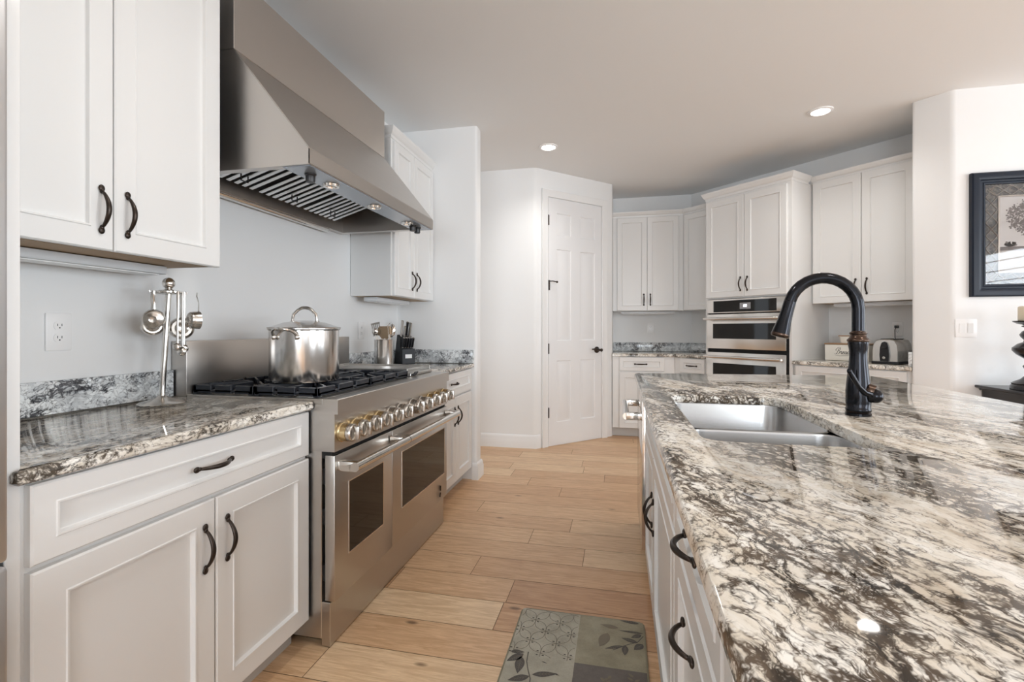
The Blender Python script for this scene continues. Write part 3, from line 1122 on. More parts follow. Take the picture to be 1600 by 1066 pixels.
for s in (1, -1):
    dr_ = Vector((.088, -.996, 0)) * s
    sr = Vector((-dr_.y, dr_.x, 0))
    bm = BM()
    pts = []
    for i in range(13):
        a = PI * i / 12
        pts.append(dr_ * (PR - .001 + .042 * math.sin(a)) + sr * (.050 * math.cos(a)) + Vector((0, 0, PH - .032 + .034 * math.sin(a) ** .6)))
    tube(bm, pts, [.0075, .0065] + [.0058] * 9 + [.0065, .0075], 10)
    for k in (-1, 1):
        ell(bm, dr_ * (PR + .001) + sr * (.050 * k) + Vector((0, 0, PH - .032)), .010, .010, .012)
    link('side_handle', bm, M['chrome'], pt)

# ------------------------------------------------------------------ measuring-cup stand
mx, my = -1.599, 1.417
st = thing('measuring_cup_stand', 'steel stand on the left counter hung with measuring cups and spoons', 'stand', (mx, my, CZ1))
lean = Vector((.663, .748, 0)) * .020
bm = BM()
lathe(bm, [(0, .0005), (.073, .0005), (.074, .003), (.066, .008), (.045, .014), (.022, .022), (.012, .03), (0, .03)], 40)
link('base', bm, M['knob'], st)
bm = BM()
top = Vector((lean.x, lean.y, .40))
tube(bm, [(0, 0, .028), top + Vector((0, 0, .01))], .0095, 16)
link('pole', bm, M['chrome'], st)
bm = BM()
lathe(bm, [(0, -.004), (.04, -.006), (.047, -.002), (.047, .003), (.03, .008), (.012, .012), (.009, .018), (0, .018)], 32, M=T(*top))
hooks = []
for k in range(8):
    a = k * PI / 4 + .3
    d_ = Vector((math.cos(a), math.sin(a), 0))
    tube(bm, [top + d_ * .044, top + d_ * .054 + Vector((0, 0, -.004)), top + d_ * .057 + Vector((0, 0, .004))], .002, 6)
    hooks.append(top + d_ * .054 + Vector((mx, my, CZ1 - .006)))
link('hook_ring', bm, M['chrome'], st)
bm = BM()
ell(bm, (top.x, top.y, .433), .0205, .0205, .0205, u=24, v=16)
link('ball_finial', bm, M['chrome'], st)


def hang_cup(name, label, cat, at, r, dep, hl, ang, tilt, grp, roll=0):
    o = thing(name, label, cat, at, ang, grp)
    o.rotation_euler = (tilt, roll, ang)
    bm = BM()
    # bowl opening along +y, hung from the handle end
    lathe(bm, [(0, -dep), (r * .3, -dep * .99), (r * .34, -dep * 1.01), (r * .38, -dep * .98), (r * .66, -dep * .93), (r * .85, -dep * .8), (r * .95, -dep * .55), (r, 0), (r - .0015, 0), (r * .9, -dep * .82), (r * .75, -dep + .002), (0, -dep + .002)], 28, M=T(0, 0, -hl - r) @ RX(-PI / 2))
    link('bowl', bm, M['knob'], o)
    bm = BM()
    pts = [(0, 0, .003), (0, -.002, -.012), (0, .003, -hl * .5), (0, 0, -hl)]
    tube(bm, pts, [.004, .0055, .004, .006], 8, sq=((1, 0, 0), .35))
    link('handle', bm, M['chrome'], o)
    return o


G = 'measuring cups on the steel stand'
sv, sr_ = Vector((-.748, .663, 0)), Vector((.663, .748, 0))      # line of sight to the stand, and its right
hk = lambda lat, dep_, z: tuple(Vector((mx, my, 0)) + lean + sr_ * lat + sv * dep_ + Vector((0, 0, z)))
hang_cup('measuring_cup', 'small steel measuring cup hanging left of the stand pole', 'measuring cup', hk(-.044, -.030, 1.312), .034, .030, .062, .75, .1, G)
hang_cup('measuring_cup', 'steel measuring cup hanging behind the left cup, nearest the wall', 'measuring cup', hk(-.048, .046, 1.31), .037, .034, .08, .9, .0, G)
hang_cup('measuring_cup', 'large dark looking measuring cup hanging behind the pole on the right', 'measuring cup', hk(.040, .072, 1.31), .042, .042, .085, .85, .0, G)
hang_cup('measuring_cup', 'tilted bright measuring cup hanging at the right of the stand', 'measuring cup', hk(.086, .006, 1.312), .033, .036, .068, -.45, .0, G, -.2)


def hang_spoon(label, at, ang, tilt, L, r):
    o = thing('measuring_spoon', label, 'measuring spoon', at, ang, 'measuring spoons on the steel stand')
    o.rotation_euler = (tilt, 0, ang)
    bm = BM()
    tube(bm, [(0, 0, .004), (0, -.001, -.015), (0, .001, -L * .6), (0, 0, -L)], [.003, .0045, .0028, .004], 8, sq=((1, 0, 0), .4))
    link('handle', bm, M['chrome'], o)
    bm = BM()
    lathe(bm, [(0, -r * .8), (r * .6, -r * .65), (r * .9, -r * .3), (r, 0), (r - .001, 0), (r * .85, -r * .3), (r * .5, -r * .6), (0, -r * .72)], 20, M=T(0, 0, -L - r * .8) @ RX(-PI / 2))
    link('bowl', bm, M['chrome'], o)


for k, (lat, dpt, an, ti, L, r, lab) in enumerate(((.038, -.048, .2, .0, .196, .017, 'longest measuring spoon of the bundle hanging in front of the pole'),
                                                   (.045, -.042, .9, .05, .188, .015, 'measuring spoon at the right of the hanging spoon bundle'),
                                                   (.026, -.054, .6, -.05, .182, .014, 'measuring spoon at the left of the hanging spoon bundle'))):
    hang_spoon(lab, hk(lat, dpt, 1.310), an, ti, L, r)

# ------------------------------------------------------------------ utensil crock
cx, cy = -1.528, 2.955
ck = thing('utensil_crock', 'round steel crock full of cooking utensils beside the knife block', 'crock', (cx, cy, CZ1))
bm = BM()
lathe(bm, [(0, .0005), (.06, .0005), (.062, .003), (.062, .194), (.0635, .198), (.061, .1985), (.0595, .195), (.0595, .006), (0, .005)], 48)
link('body', bm, M['potsteel'], ck)


def utensil(name, label, lat, dpt, lean_l, lean_d, L, head, mat_=None):
    base = Vector((cx, cy, CZ1 + .010)) + sd * lat + vd * dpt
    o = thing(name, label, 'utensil', base, 0, 'utensils in the steel crock')
    ax = (sd * lean_l + vd * lean_d + Vector((0, 0, 1))).normalized()
    X = (sd - ax * sd.dot(ax)).normalized()
    Y = ax.cross(X)
    Mx = Matrix(((X.x, Y.x, ax.x, 0), (X.y, Y.y, ax.y, 0), (X.z, Y.z, ax.z, 0), (0, 0, 0, 1)))
    bm = BM()
    tube(bm, [(0, 0, 0), (0, 0, L)], [.005, .004], 8, M=Mx)
    link('handle', bm, M['steelv'], o)
    bm = BM()
    if head[0] == 'blade':
        _, w0, w1, h, slots = head
        if slots:
            n = 5
            for i in range(n):
                x = -w1 / 2 + w1 * (i + .5) / n
                box(bm, x - w1 / n * .3, x + w1 / n * .3, -.001, .001, L + .012, L + h - .01, M=Mx)
            box(bm, -w1 / 2, w1 / 2, -.001, .001, L + h - .012, L + h, .0008, 1, M=Mx)
            box(bm, -w1 / 2, w1 / 2, -.001, .001, L - .004, L + .014, .0008, 1, M=Mx)
        else:
            t = BM()
            pl = [(-w0 / 2, L - .004), (w0 / 2, L - .004), (w1 / 2, L + h * .35), (w1 / 2 * .98, L + h * .85), (w1 / 2 * .8, L + h), (-w1 / 2 * .85, L + h * .96), (-w1 / 2, L + h * .8), (-w1 / 2, L + h * .35)]
            a = [t.verts.new((x, -.001, z)) for x, z in pl]
            b = [t.verts.new((x, .001, z)) for x, z in pl]
            t.faces.new(a)
            t.faces.new(b)
            for i in range(len(pl)):
                t.faces.new((a[i], a[(i + 1) % len(pl)], b[(i + 1) % len(pl)], b[i]))
            merge(bm, t, 0, Mx)
    elif head[0] == 'spoon':
        _, r, h = head
        t = BM()
        bmesh.ops.create_uvsphere(t, u_segments=20, v_segments=12, radius=1)
        bmesh.ops.delete(t, geom=[v for v in t.verts if v.co.y > .05], context='VERTS')
        bmesh.ops.solidify(t, geom=t.faces[:], thickness=.06)
        for v in t.verts:
            v.co = Vector((v.co.x * r, v.co.y * r * .5, L + h / 2 - .006 + v.co.z * h / 2))
        merge(bm, t, 0, Mx)
    elif head[0] == 'tongs':
        for s in (-1, 1):
            tube(bm, [(s * .006, 0, L - .02), (s * .014, 0, L + .03), (s * .02, 0, L + .055), (s * .008, 0, L + .075)], [.006, .008, .009, .005], 8, M=Mx, sq=((0, 1, 0), .35))
    link('head', bm, mat_ or M['chrome'], o, smooth=40)


utensil('slotted_turner', 'slotted turner leaning left out of the steel crock', -.006, .012, -.20, .05, .222, ('blade', .02, .06, .085, True))
utensil('serving_spoon', 'low tilted serving spoon at the left rim of the crock', -.010, -.006, -.17, -.10, .225, ('spoon', .021, .05))
utensil('spatula', 'wide solid spatula standing in the middle of the crock', .0, .0, .03, .0, .196, ('blade', .04, .092, .082, False), M['spatreflect'])
utensil('slotted_spoon', 'tall spoon standing at the right side of the crock', .012, .010, .14, .06, .210, ('spoon', .026, .09))
utensil('tongs', 'steel tongs leaning right out of the utensil crock', .016, -.012, .13, -.05, .225, ('tongs',))

# ------------------------------------------------------------------ knife block
kbx, kby = -1.585, 3.43
kn = thing('knife_block', 'black wooden knife block with a blank white label by the wall end', 'knife block', (kbx, kby, CZ1), PI / 4)
bm = BM()
box(bm, -.052, .052, -.045, .0, .0015, .118, .003, 1)
t = BM()
pl = [(.0005, .0015), (.095, .0015), (.05, .235), (.0005, .20)]
pl = [(.0005, .0015), (.135, .0015), (.065, .225), (.0005, .195)]
a = [t.verts.new((-.052, y, z)) for y, z in pl]
b = [t.verts.new((.052, y, z)) for y, z in pl]
t.faces.new(a)
t.faces.new(b)
for i in range(4):
    t.faces.new((a[i], a[(i + 1) % 4], b[(i + 1) % 4], b[i]))
merge(bm, t)
link('block', bm, M['knifeblock'], kn, smooth=30)
bm = BM()
box(bm, -.026, .026, -.0462, -.0452, .046, .076)
link('label_plate', bm, M['white'], kn, smooth=0)


def knife(name, label, lx, ly, lz, L, r, m, grp, steelcap=True, tx=.22):
    ca, sa = math.cos(PI / 4), math.sin(PI / 4)
    o = thing(name, label, 'knife', (kbx + lx * ca - ly * sa, kby + lx * sa + ly * ca, CZ1 + lz), PI / 4, grp)
    o.rotation_euler = (-tx, 0, PI / 4)
    bm = BM()
    tube(bm, [(0, 0, .008), (0, .001, L * .35), (0, -.001, L * .7), (0, 0, L)], [r, r * 1.12, r, r * 1.2], 10, sq=((1, 0, 0), 1.6))
    link('handle', bm, m, o)
    bm = BM()
    box(bm, -r * .9, r * .9, -r * 1.5, r * 1.5, .0008, .0079, .001, 1)
    link('bolster', bm, M['chrome'], o)
    bm = BM()
    ell(bm, (0, 0, L), r * 1.15, r * 1.75, .004)
    link('end_cap', bm, M['chrome'], o)


pos = ['leftmost', 'second from left', 'middle', 'second from right', 'rightmost']
for i in range(5):
    knife('steak_knife', 'black handled steak knife, %s of five in the front row of the block' % pos[i], -.038 + .019 * i, -.022, .1235, .084, .0062, M['black'], 'steak knives in the block', tx=-.38)
knife('kitchen_shears', 'steel handled tool standing tallest at the left of the block', -.032, .03, .209, .125, .0085, M['steelv'], 'large knives in the block', tx=-.24)
knife('paring_knife', 'short steel knife handle beside the tallest one in the block', -.012, .02, .205, .085, .007, M['steelv'], 'large knives in the block', tx=-.26)
knife('chef_knife', 'black chef knife handle in the middle of the block top', .010, .035, .212, .115, .0085, M['black'], 'large knives in the block', tx=-.30)
knife('carving_knife', 'grey steel carving knife handle at the right of the block top', .032, .03, .209, .11, .009, M['steelv'], 'large knives in the block', tx=-.34)

# ------------------------------------------------------------------ outlets and switch
def outlet(label, loc, rz, plug=False):
    o = thing('wall_outlet', label, 'outlet', loc, rz, 'wall outlets')
    bm = BM()
    box(bm, -.037, .037, -.006, -.0005, -.06, .06, .0025, 2)
    link('plate', bm, M['white'], o)
    for s in (1, -1):
        bm = BM()
        t = BM()
        lathe(t, [(0, 0), (.0165, 0), (.0165, .0015), (.0155, .0022), (0, .0022)], 24)
        for v in t.verts:
            v.co.y = max(-.0135, min(.0135, v.co.y))
        merge(bm, t, 0, T(0, -.006, s * .0195) @ RX(PI / 2))
        for x in (-.0062, .0062):
            box(bm, x - .0009, x + .0009, -.0088, -.0083, s * .0195 - .001, s * .0195 + .0065, mi=1)
        lathe(bm, [(0, 0), (.0022, 0), (.0022, .0006), (0, .0006)], 10, mi=1, M=T(0, -.0082, s * .0195 - .0065) @ RX(PI / 2))
        link('receptacle', bm, [M['white'], M['ink']], o)
    return o


outlet('white duplex outlet low on the wall by the fridge panel', (XW, 1.193, 1.171), L90)
outlet('white duplex outlet on the wall behind the steel crock', (XW, 3.05, 1.17), L90)
outlet('white duplex outlet in the middle of the back wall', (.377, 6.0313, 1.186), 0)
ao = dp(2.015, 0)
outlet('white outlet above the toaster with a black plug in it', (*ao, 1.18), -PI / 4)
sw = thing('light_switch', 'white double rocker light switch below the framed picture', 'light switch', (2.247, 3.768, 1.186), 0)
bm = BM()
box(bm, -.061, .061, -.006, -.0005, -.06, .06, .0025, 2)
link('plate', bm, M['white'], sw)
for s in (-1, 1):
    bm = BM()
    box(bm, s * .024 - .0165, s * .024 + .0165, -.0085, -.0062, -.033, .033, .001, 1, M=RX(.03))
    link('rocker', bm, M['trim'], sw)

# ------------------------------------------------------------------ toaster, bread box, butter dish
ts = thing('toaster', 'steel and black two slice toaster plugged in on the right counter', 'toaster', (*dp(2.105, .50), CZ1), -PI / 4)
bm = BM()
TW2, TL, TH = .085, .27, .19
secs = []
t = BM()
for y, k in ((0, .93), (.012, 1), (TL - .012, 1), (TL, .93)):
    ring = []
    for x, z in ((-1, .022), (-1, .10), (-.93, .15), (-.72, .182), (-.4, .19), (.4, .19), (.72, .182), (.93, .15), (1, .10), (1, .022)):
        ring.append(t.verts.new((x * TW2 * k, y, .022 + (z - .022) * (k * .5 + .5))))
    secs.append(ring)
for a, b in zip(secs, secs[1:]):
    for j in range(10):
        t.faces.new((a[j], a[(j + 1) % 10], b[(j + 1) % 10], b[j]))
t.faces.new(secs[0])
t.faces.new(secs[-1])
merge(bm, t)
link('body', bm, M['ovensteel'], ts, smooth=50)
bm = BM()
box(bm, -TW2 - .003, TW2 + .003, -.004, TL + .004, .001, .0215, .004, 2)
link('base', bm, M['black'], ts)
bm = BM()
t = BM()
pl = [(-.03, .024), (.03, .024), (.034, .07), (.03, .13), (.018, .165), (0, .172), (-.018, .165), (-.03, .13), (-.034, .07)]
a = [t.verts.new((x, .004, z)) for x, z in pl]
b = [t.verts.new((x * .92, -.012, z)) for x, z in pl]
t.faces.new(a)
t.faces.new(b)
for i in range(len(pl)):
    t.faces.new((a[i], a[(i + 1) % 9], b[(i + 1) % 9], b[i]))
merge(bm, t)
fp = link('front_panel', bm, M['black'], ts, smooth=30)
bm = BM()
box(bm, -.014, .014, -.026, -.0125, .118, .132, .003, 2)
link('lever', bm, M['black'], fp)
bm = BM()
lathe(bm, [(0, -.0125), (.011, -.0125), (.010, -.022), (0, -.022)], 18, M=T(0, 0, .05) @ YM)
link('browning_knob', bm, M['chrome'], fp)
bm = BM()
for x in (-.032, .032):
    box(bm, x - .013, x + .013, .045, TL - .045, .189, .1935, .001, 1)
link('bread_slots', bm, M['gap'], ts)
bm = BM()
o_l = Vector((2.015 - 2.105, .50, 1.18 - CZ1 + .0195))     # outlet socket in toaster space
tube(bm, [(-.02, TL, .04), (-.04, TL + .05, .03), (-.07, .44, .10), (-.092, .452, .20), (o_l.x - .006, .462, .262), (o_l.x, .468, o_l.z)], .003, 8)
cd = link('cord', bm, M['black'], ts)
bm = BM()
box(bm, o_l.x - .013, o_l.x + .013, .466, .4905, o_l.z - .011, o_l.z + .011, .004, 2)
link('plug', bm, M['black'], cd)

bs, bd_ = 1.775, .34
bb = thing('bread_box', 'white enamel bread box with script lettering behind the faucet', 'bread box', (*dp(bs, bd_), CZ1), -PI / 4)
BWd, BDp, BH = .165, .2, .148
bm = BM()
box(bm, -BWd, BWd, 0, BDp, .001, BH - .012, .006, 3)
link('body', bm, M['cream'], bb)
bm = BM()
box(bm, -BWd - .003, BWd + .003, -.003, BDp + .003, BH - .0115, BH, .003, 2)
link('lid', bm, M['lidwood'], bb)
def script_line(bm, pts, w, M_):
    """smooth pen stroke through pts (x, z), thick in the middle"""
    P_ = [Vector((x, z)) for x, z in pts]
    out = []
    for i in range(len(P_) - 1):
        p0, p1, p2, p3 = P_[max(i - 1, 0)], P_[i], P_[i + 1], P_[min(i + 2, len(P_) - 1)]
        for q in range(6):
            u = q / 6
            out.append(.5 * ((2 * p1) + (p2 - p0) * u + (2 * p0 - 5 * p1 + 4 * p2 - p3) * u * u + (3 * p1 - p0 - 3 * p2 + p3) * u ** 3))
    out.append(P_[-1])
    n_ = len(out)
    rs = []
    for i, p in enumerate(out):
        d_ = (out[min(i + 1, n_ - 1)] - out[max(i - 1, 0)]).normalized()
        rs.append(w * (.42 + .75 * abs(d_.y) ** 1.5))
    tube(bm, [(p.x, 0, p.y) for p in out], rs, 6, M=M_)


letters = [  # cursive capital B, then r e a d, joined
    [(.08, .86), (.0, .78), (-.03, .62), (.05, .52)],
    [(.42, .95), (.34, .62), (.24, .25), (.14, .02), (.0, -.02), (-.06, .08)],
    [(.08, .86), (.24, 1.02), (.46, 1.05), (.60, .92), (.56, .70), (.40, .56), (.30, .53)],
    [(.34, .54), (.52, .52), (.60, .36), (.54, .14), (.36, .0), (.22, .04), (.20, .14)],
    [(.60, .22), (.72, .36), (.76, .46), (.80, .40), (.90, .42), (.86, .22), (.86, .06), (.94, .03), (1.02, .14)],
    [(1.02, .14), (1.16, .24), (1.22, .38), (1.14, .44), (1.06, .30), (1.06, .10), (1.16, .01), (1.32, .14)],
    [(1.58, .38), (1.46, .44), (1.36, .30), (1.36, .08), (1.46, .02), (1.56, .18), (1.62, .42), (1.58, .12), (1.64, .02), (1.74, .14)],
    [(1.98, .38), (1.86, .44), (1.76, .30), (1.76, .08), (1.86, .02), (1.98, .20), (2.16, 1.0), (2.02, .14), (2.08, .02), (2.20, .10)],
]
bm = BM()
for st_ in letters:
    script_line(bm, [(x * .052 + z * .010, z * .054) for x, z in st_], .0020, T(-.082, -.0004, .056) @ Matrix.Diagonal((1, .35, 1, 1)))
link('lettering', bm, M['ink'], bb)
bm = BM()
tube(bm, [(-.085, -.0006, .046), (-.045, -.0006, .042), (.0, -.0006, .046), (.05, -.0006, .051)], [.0006, .0016, .0014, .0005], 6)
link('underline_swash', bm, M['ink'], bb)

bt = thing('butter_dish', 'small cream tub with a dark rim on top of the bread box', 'tub', (*dp(1.765, .27), CZ1 + BH), -PI / 4)
bm = BM()
t = BM()
lo_ = [t.verts.new((x, y, .001)) for x, y in ((-.05, -.035), (.05, -.035), (.05, .035), (-.05, .035))]
hi_ = [t.verts.new((x, y, .058)) for x, y in ((-.06, -.043), (.06, -.043), (.06, .043), (-.06, .043))]
t.faces.new(lo_)
t.faces.new(hi_)
for i in range(4):
    t.faces.new((lo_[i], lo_[(i + 1) % 4], hi_[(i + 1) % 4], hi_[i]))
bmesh.ops.bevel(t, geom=[e for e in t.edges if abs(e.verts[0].co.z - e.verts[1].co.z) > .01], offset=.012, segments=4, affect='EDGES')
merge(bm, t)
link('body', bm, M['cream'], bt)
bm = BM()
box(bm, -.063, .063, -.046, .046, .0585, .066, .003, 2)
link('rim', bm, M['lidwood'], bt)

# ------------------------------------------------------------------ picture, console table, candle
PX0, PZ0, PZ1, PWd = 2.265, 1.392, 2.204, 1.02
pic = thing('framed_picture', 'black framed tree print with a braided inner border', 'picture', (PX0, 3.767, PZ0), 0)
PHt = PZ1 - PZ0


def frame_ring(prof, mats, name, parent, in0=0):
    bm = BM()
    t = BM()
    prev = None
    for ins, y in prof:
        ring = [t.verts.new((a, y, b)) for a, b in ((ins, ins), (PWd - ins, ins), (PWd - ins, PHt - ins), (ins, PHt - ins))]
        if prev:
            for j in range(4):
                t.faces.new((prev[j], prev[(j + 1) % 4], ring[(j + 1) % 4], ring[j]))
        prev = ring
    merge(bm, t)
    return link(name, bm, mats, parent, smooth=25)


frame_ring([(0, -.001), (0, -.026), (.008, -.034), (.03, -.036), (.048, -.03), (.052, -.022), (.064, -.020), (.07, -.024), (.078, -.022), (.08, -.008)], M['frame'], 'frame', pic)
# braided border
kk = NT('braided_border')
kk.set(kk.b, 'Base Color', kk.mix(kk.ramp(kk.noise(kk.coord(), 60, 4, .6), [(.46, (0, 0, 0)), (.66, (1, 1, 1))]), (.016, .014, .013, 1), (.16, .135, .115, 1)))
kk.set(kk.b, 'Roughness', .4)
bi = frame_ring([(.08, -.008), (.158, -.008)], kk.m, 'braided_border', pic)
bm = BM()
amp, hb = .030, .119
def braid(p0, axis, L, ph):
    n = int(L / .012)
    pts = []
    for i in range(n + 1):
        s = L * i / n
        w_ = 2 * amp * math.asin(math.sin(2 * PI * s / .17 + ph)) / PI * 1.1
        pts.append((p0[0] + s, -.0105, p0[1] + w_) if axis == 'x' else (p0[0] + w_, -.0105, p0[1] + s))
    tube(bm, pts, .0034, 6)
for ph in (0, PI):
    braid((hb, .1), 'z', PHt - .2, ph)
    braid((PWd - hb, .1), 'z', PHt - .2, ph)
    braid((.1, PHt - hb), 'x', PWd - .2, ph)
    braid((.1, hb), 'x', PWd - .2, ph)
link('braid_strands', bm, mat('pewter_braid', (.24, .205, .175), .4, .2), bi)
frame_ring([(.154, -.009), (.154, -.014), (.163, -.014), (.163, -.006)], mat('pewter_fillet', (.34, .29, .25), .3, .6), 'fillet', pic)
# print: sky paper, meadow, tree
kp = NT('print_paper')
kp.set(kp.b, 'Base Color', kp.ramp(kp.noise(kp.coord(), 3, 3), [(.3, (.62, .58, .57)), (.7, (.76, .73, .71))]))
bm = BM()
box(bm, .16, PWd - .16, -.006, -.0045, .16, PHt - .16)
pr_ = link('print', bm, kp.m, pic, smooth=0)
bm = BM()
rt = random.Random(3)
box(bm, .16, PWd - .16, -.0064, -.0061, .16, .315, mi=1)
box(bm, .16, PWd - .16, -.0066, -.0062, .30, .325, mi=0)
TX, TZ = .385, .50
def blob(x, z, r, y, mi):
    t = BM()
    n = 6
    t.faces.new([t.verts.new((x + r * (1 + .35 * rt.uniform(-1, 1)) * math.cos(2 * PI * i / n), y, z + r * (1 + .35 * rt.uniform(-1, 1)) * math.sin(2 * PI * i / n))) for i in range(n)])
    merge(bm, t, mi)
clumps = [(rt.uniform(0, 2 * PI), math.sqrt(rt.uniform(.05, 1))) for _ in range(80)]
for ca_, cr_ in clumps:
    for _ in range(26):
        a, rr = rt.uniform(0, 2 * PI), math.sqrt(rt.random())
        blob(TX + .165 * cr_ * math.cos(ca_) + .034 * rr * math.cos(a), TZ + .015 + .115 * cr_ * math.sin(ca_) + .026 * rr * math.sin(a), rt.uniform(.0025, .0065), -.0068 - rt.uniform(0, .0006), rt.choice((0, 0, 2)))
for _ in range(22):
    blob(.225 + rt.uniform(-.028, .028), .332 + rt.uniform(-.004, .02), .009, -.0067, 2)
tube(bm, [(TX, -.0066, .32), (TX + .004, -.0066, .40), (TX - .003, -.0066, .50)], [.016, .011, .006], 6, mi=0, sq=((1, 0, 0), .02))
link('tree_artwork', bm, [mat('print_dark', (.17, .145, .14), .7), mat('print_meadow', (.50, .46, .42), .7), mat('print_mid', (.27, .235, .23), .7)], pr_, smooth=0)
bm = BM()
box(bm, .082, PWd - .082, -.0185, -.0175, .082, PHt - .082)
link('glass', bm, M['pane'], pic, smooth=0)

ct = thing('console_table', 'black console table against the wall under the picture', 'table', (2.30, 3.30, 0), 0)
bm = BM()
sweep(bm, [(0, .462), (0, 0), (1.3, 0), (1.3, .462)], [(-.02, .78), (-.02, .79), (0, .795), (.006, .80), (.006, .808), (.002, .813), (-.02, .813)])
box(bm, .015, 1.285, .015, .462, .788, .8128)
link('table_top', bm, M['tableblack'], ct, smooth=40)
bm = BM()
box(bm, .03, 1.27, .03, .455, .66, .7878, .002, 1)
link('apron', bm, M['tableblack'], ct)
for x in (.055, 1.245):
    for y in (.055, .43):
        bm = BM()
        lathe(bm, [(0, 0), (.014, 0), (.02, .02), (.016, .06), (.022, .2), (.026, .42), (.02, .5), (.028, .53), (.022, .56), (.024, .659), (0, .659)], 20, M=T(x, y, 0))
        link('leg', bm, M['tableblack'], ct)
CHX, CHY = 2.435, 3.50
ch = thing('candle_holder', 'tall turned black candle holder on the console table', 'candle holder', (CHX, CHY, .8135))
bm = BM()
lathe(bm, [(0, .0005), (.103, .0005), (.103, .02), (.095, .03), (.098, .038), (.08, .05), (.058, .062), (.035, .088), (.028, .118), (.042, .128), (.048, .14), (.04, .152), (.026, .162), (.027, .176), (.04, .186), (.075, .212), (.094, .236), (.094, .252), (.07, .276), (.045, .288), (.042, .30), (.056, .318), (.062, .332), (.05, .352), (.036, .362), (.036, .374), (.052, .38), (.052, .386), (.04, .39), (.07, .398), (.090, .41), (.092, .416), (.06, .414), (0, .412)], 40)
link('turned_stem', bm, M['tableblack'], ch, smooth=40)
cn = thing('pillar_candle', 'cream pillar candle standing on the black holder', 'candle', (CHX, CHY, .8135 + .4165))
bm = BM()
lathe(bm, [(0, 0), (.066, 0), (.068, .004), (.068, .082), (.062, .088), (.05, .082), (0, .08)], 36)
link('wax', bm, M['candle'], cn)
bm = BM()
tube(bm, [(0, 0, .078), (.002, 0, .10)], .0015, 6)
link('wick', bm, M['ink'], cn)

# ------------------------------------------------------------------ island
IX, IX1, IY0, IY1 = .094, 1.42, -.30, 3.035
R90 = -PI / 2
# counter with sink cut-out
CUT = (.203, .602, 1.236, 2.068)
rc = .055
cut = []
for (px, py), a0 in (((CUT[1] - rc, CUT[3] - rc), 0), ((CUT[0] + rc, CUT[3] - rc), PI / 2), ((CUT[0] + rc, CUT[2] + rc), PI), ((CUT[1] - rc, CUT[2] + rc), 1.5 * PI)):
    for i in range(8):
        a = a0 + PI / 2 * i / 7
        cut.append((px + rc * math.cos(a), py + rc * math.sin(a)))
outer = [(IX, IY0), (IX1, IY0), (IX1, 3.13), (1.39, 3.15), (IX + .02, IY1 + .005), (IX, IY1 - .02)]
bm = BM()
t = BM()
r = .012
prof = [(-.5 * r, CZ0), (0, CZ0 + .5 * r), (0, CZ1 - r), (-.3 * r, CZ1 - .3 * r), (-r, CZ1)]
cols = [[t.verts.new((p.x, p.y, z)) for p in offs(outer, o, True)] for o, z in prof]
n = len(outer)
for a, b in zip(cols, cols[1:]):
    for i in range(n):
        t.faces.new((a[i], a[(i + 1) % n], b[(i + 1) % n], b[i]))
cut_in = cut[::-1]           # clockwise: outside of the stone is inside the hole
cprof = [(0, CZ0), (0, CZ1 - .005), (-.0015, CZ1 - .0015), (-.005, CZ1)]
ccols = [[t.verts.new((p.x, p.y, z)) for p in offs(cut_in, o, True)] for o, z in cprof]
m = len(cut_in)
for a, b in zip(ccols, ccols[1:]):
    for i in range(m):
        t.faces.new((a[i], a[(i + 1) % m], b[(i + 1) % m], b[i]))
for oc, ic in ((cols[0], ccols[0]), (cols[-1], ccols[-1])):
    es = []
    for ring in (oc, ic):
        for i in range(len(ring)):
            e = t.edges.get((ring[i], ring[(i + 1) % len(ring)])) or t.edges.new((ring[i], ring[(i + 1) % len(ring)]))
            es.append(e)
    bmesh.ops.triangle_fill(t, use_beauty=True, use_dissolve=False, edges=es)
merge(bm, t)
tag(link('island_countertop', bm, M['granite'], smooth=30), 'large polished granite island top with a sink cut into it', 'countertop')

FI = .1455     # island face frame; door faces stand at .126
base = cabinet('island_drawer_cabinet', 'white island cabinet with a drawer over a pull-out front, nearest the mat', 'cabinet', FI, 1.172, R90, .53, .93, 0, .8805,
               [('drawer_front', .008, .522, .7128, .8735, .05, (.263, .79, 'h')),
                ('pull_out_front', .008, .522, .1015, .7, .068, (.235, .605, 'h'))], toe=.1)
cabinet('island_base_cabinet', 'white island cabinet at the near end under the granite', 'cabinet', FI, .640, R90, .88, .93, 0, .8805,
        [('drawer_front', .008, .872, .7128, .8735, .05, (.44, .79, 'h')),
         ('door', .008, .438, .1015, .7, .068, (.40, .57, 'v')),
         ('door', .442, .872, .1015, .7, .068, (.48, .57, 'v'))], toe=.1)
o = thing('island_sink_cabinet', 'white island sink cabinet with false drawer front and two doors', 'cabinet', (FI, 2.418, 0), R90)
bm = BM()
w_, d_ = 1.244, .93
box(bm, 0, .02, 0, d_, .1, .8805)
box(bm, w_ - .02, w_, 0, d_, .1, .8805)
box(bm, .02, w_ - .02, 0, .02, .1, .8805)
box(bm, .02, w_ - .02, d_ - .02, d_, .1, .8805)
box(bm, .02, w_ - .02, .02, d_ - .02, .1, .12)
link('body', bm, M['cab'], o, smooth=30)
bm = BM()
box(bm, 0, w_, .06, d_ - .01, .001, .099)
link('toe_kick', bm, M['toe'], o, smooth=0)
for kind, a, b, c, e, fw, hh in (('false_drawer_front', .01, 1.236, .7128, .8735, .05, None), ('door', .01, .548, .1015, .7, .068, (.510, .49, 'v')), ('door', .552, 1.236, .1015, .7, .068, (.588, .49, 'v'))):
    f = link(kind, front_bm(a, b, c, e, fw), M['cab'], o, smooth=25)
    if hh:
        inst('handle', PULL, f, (hh[0], -.0195, hh[1]), (0, PI / 2, 0))
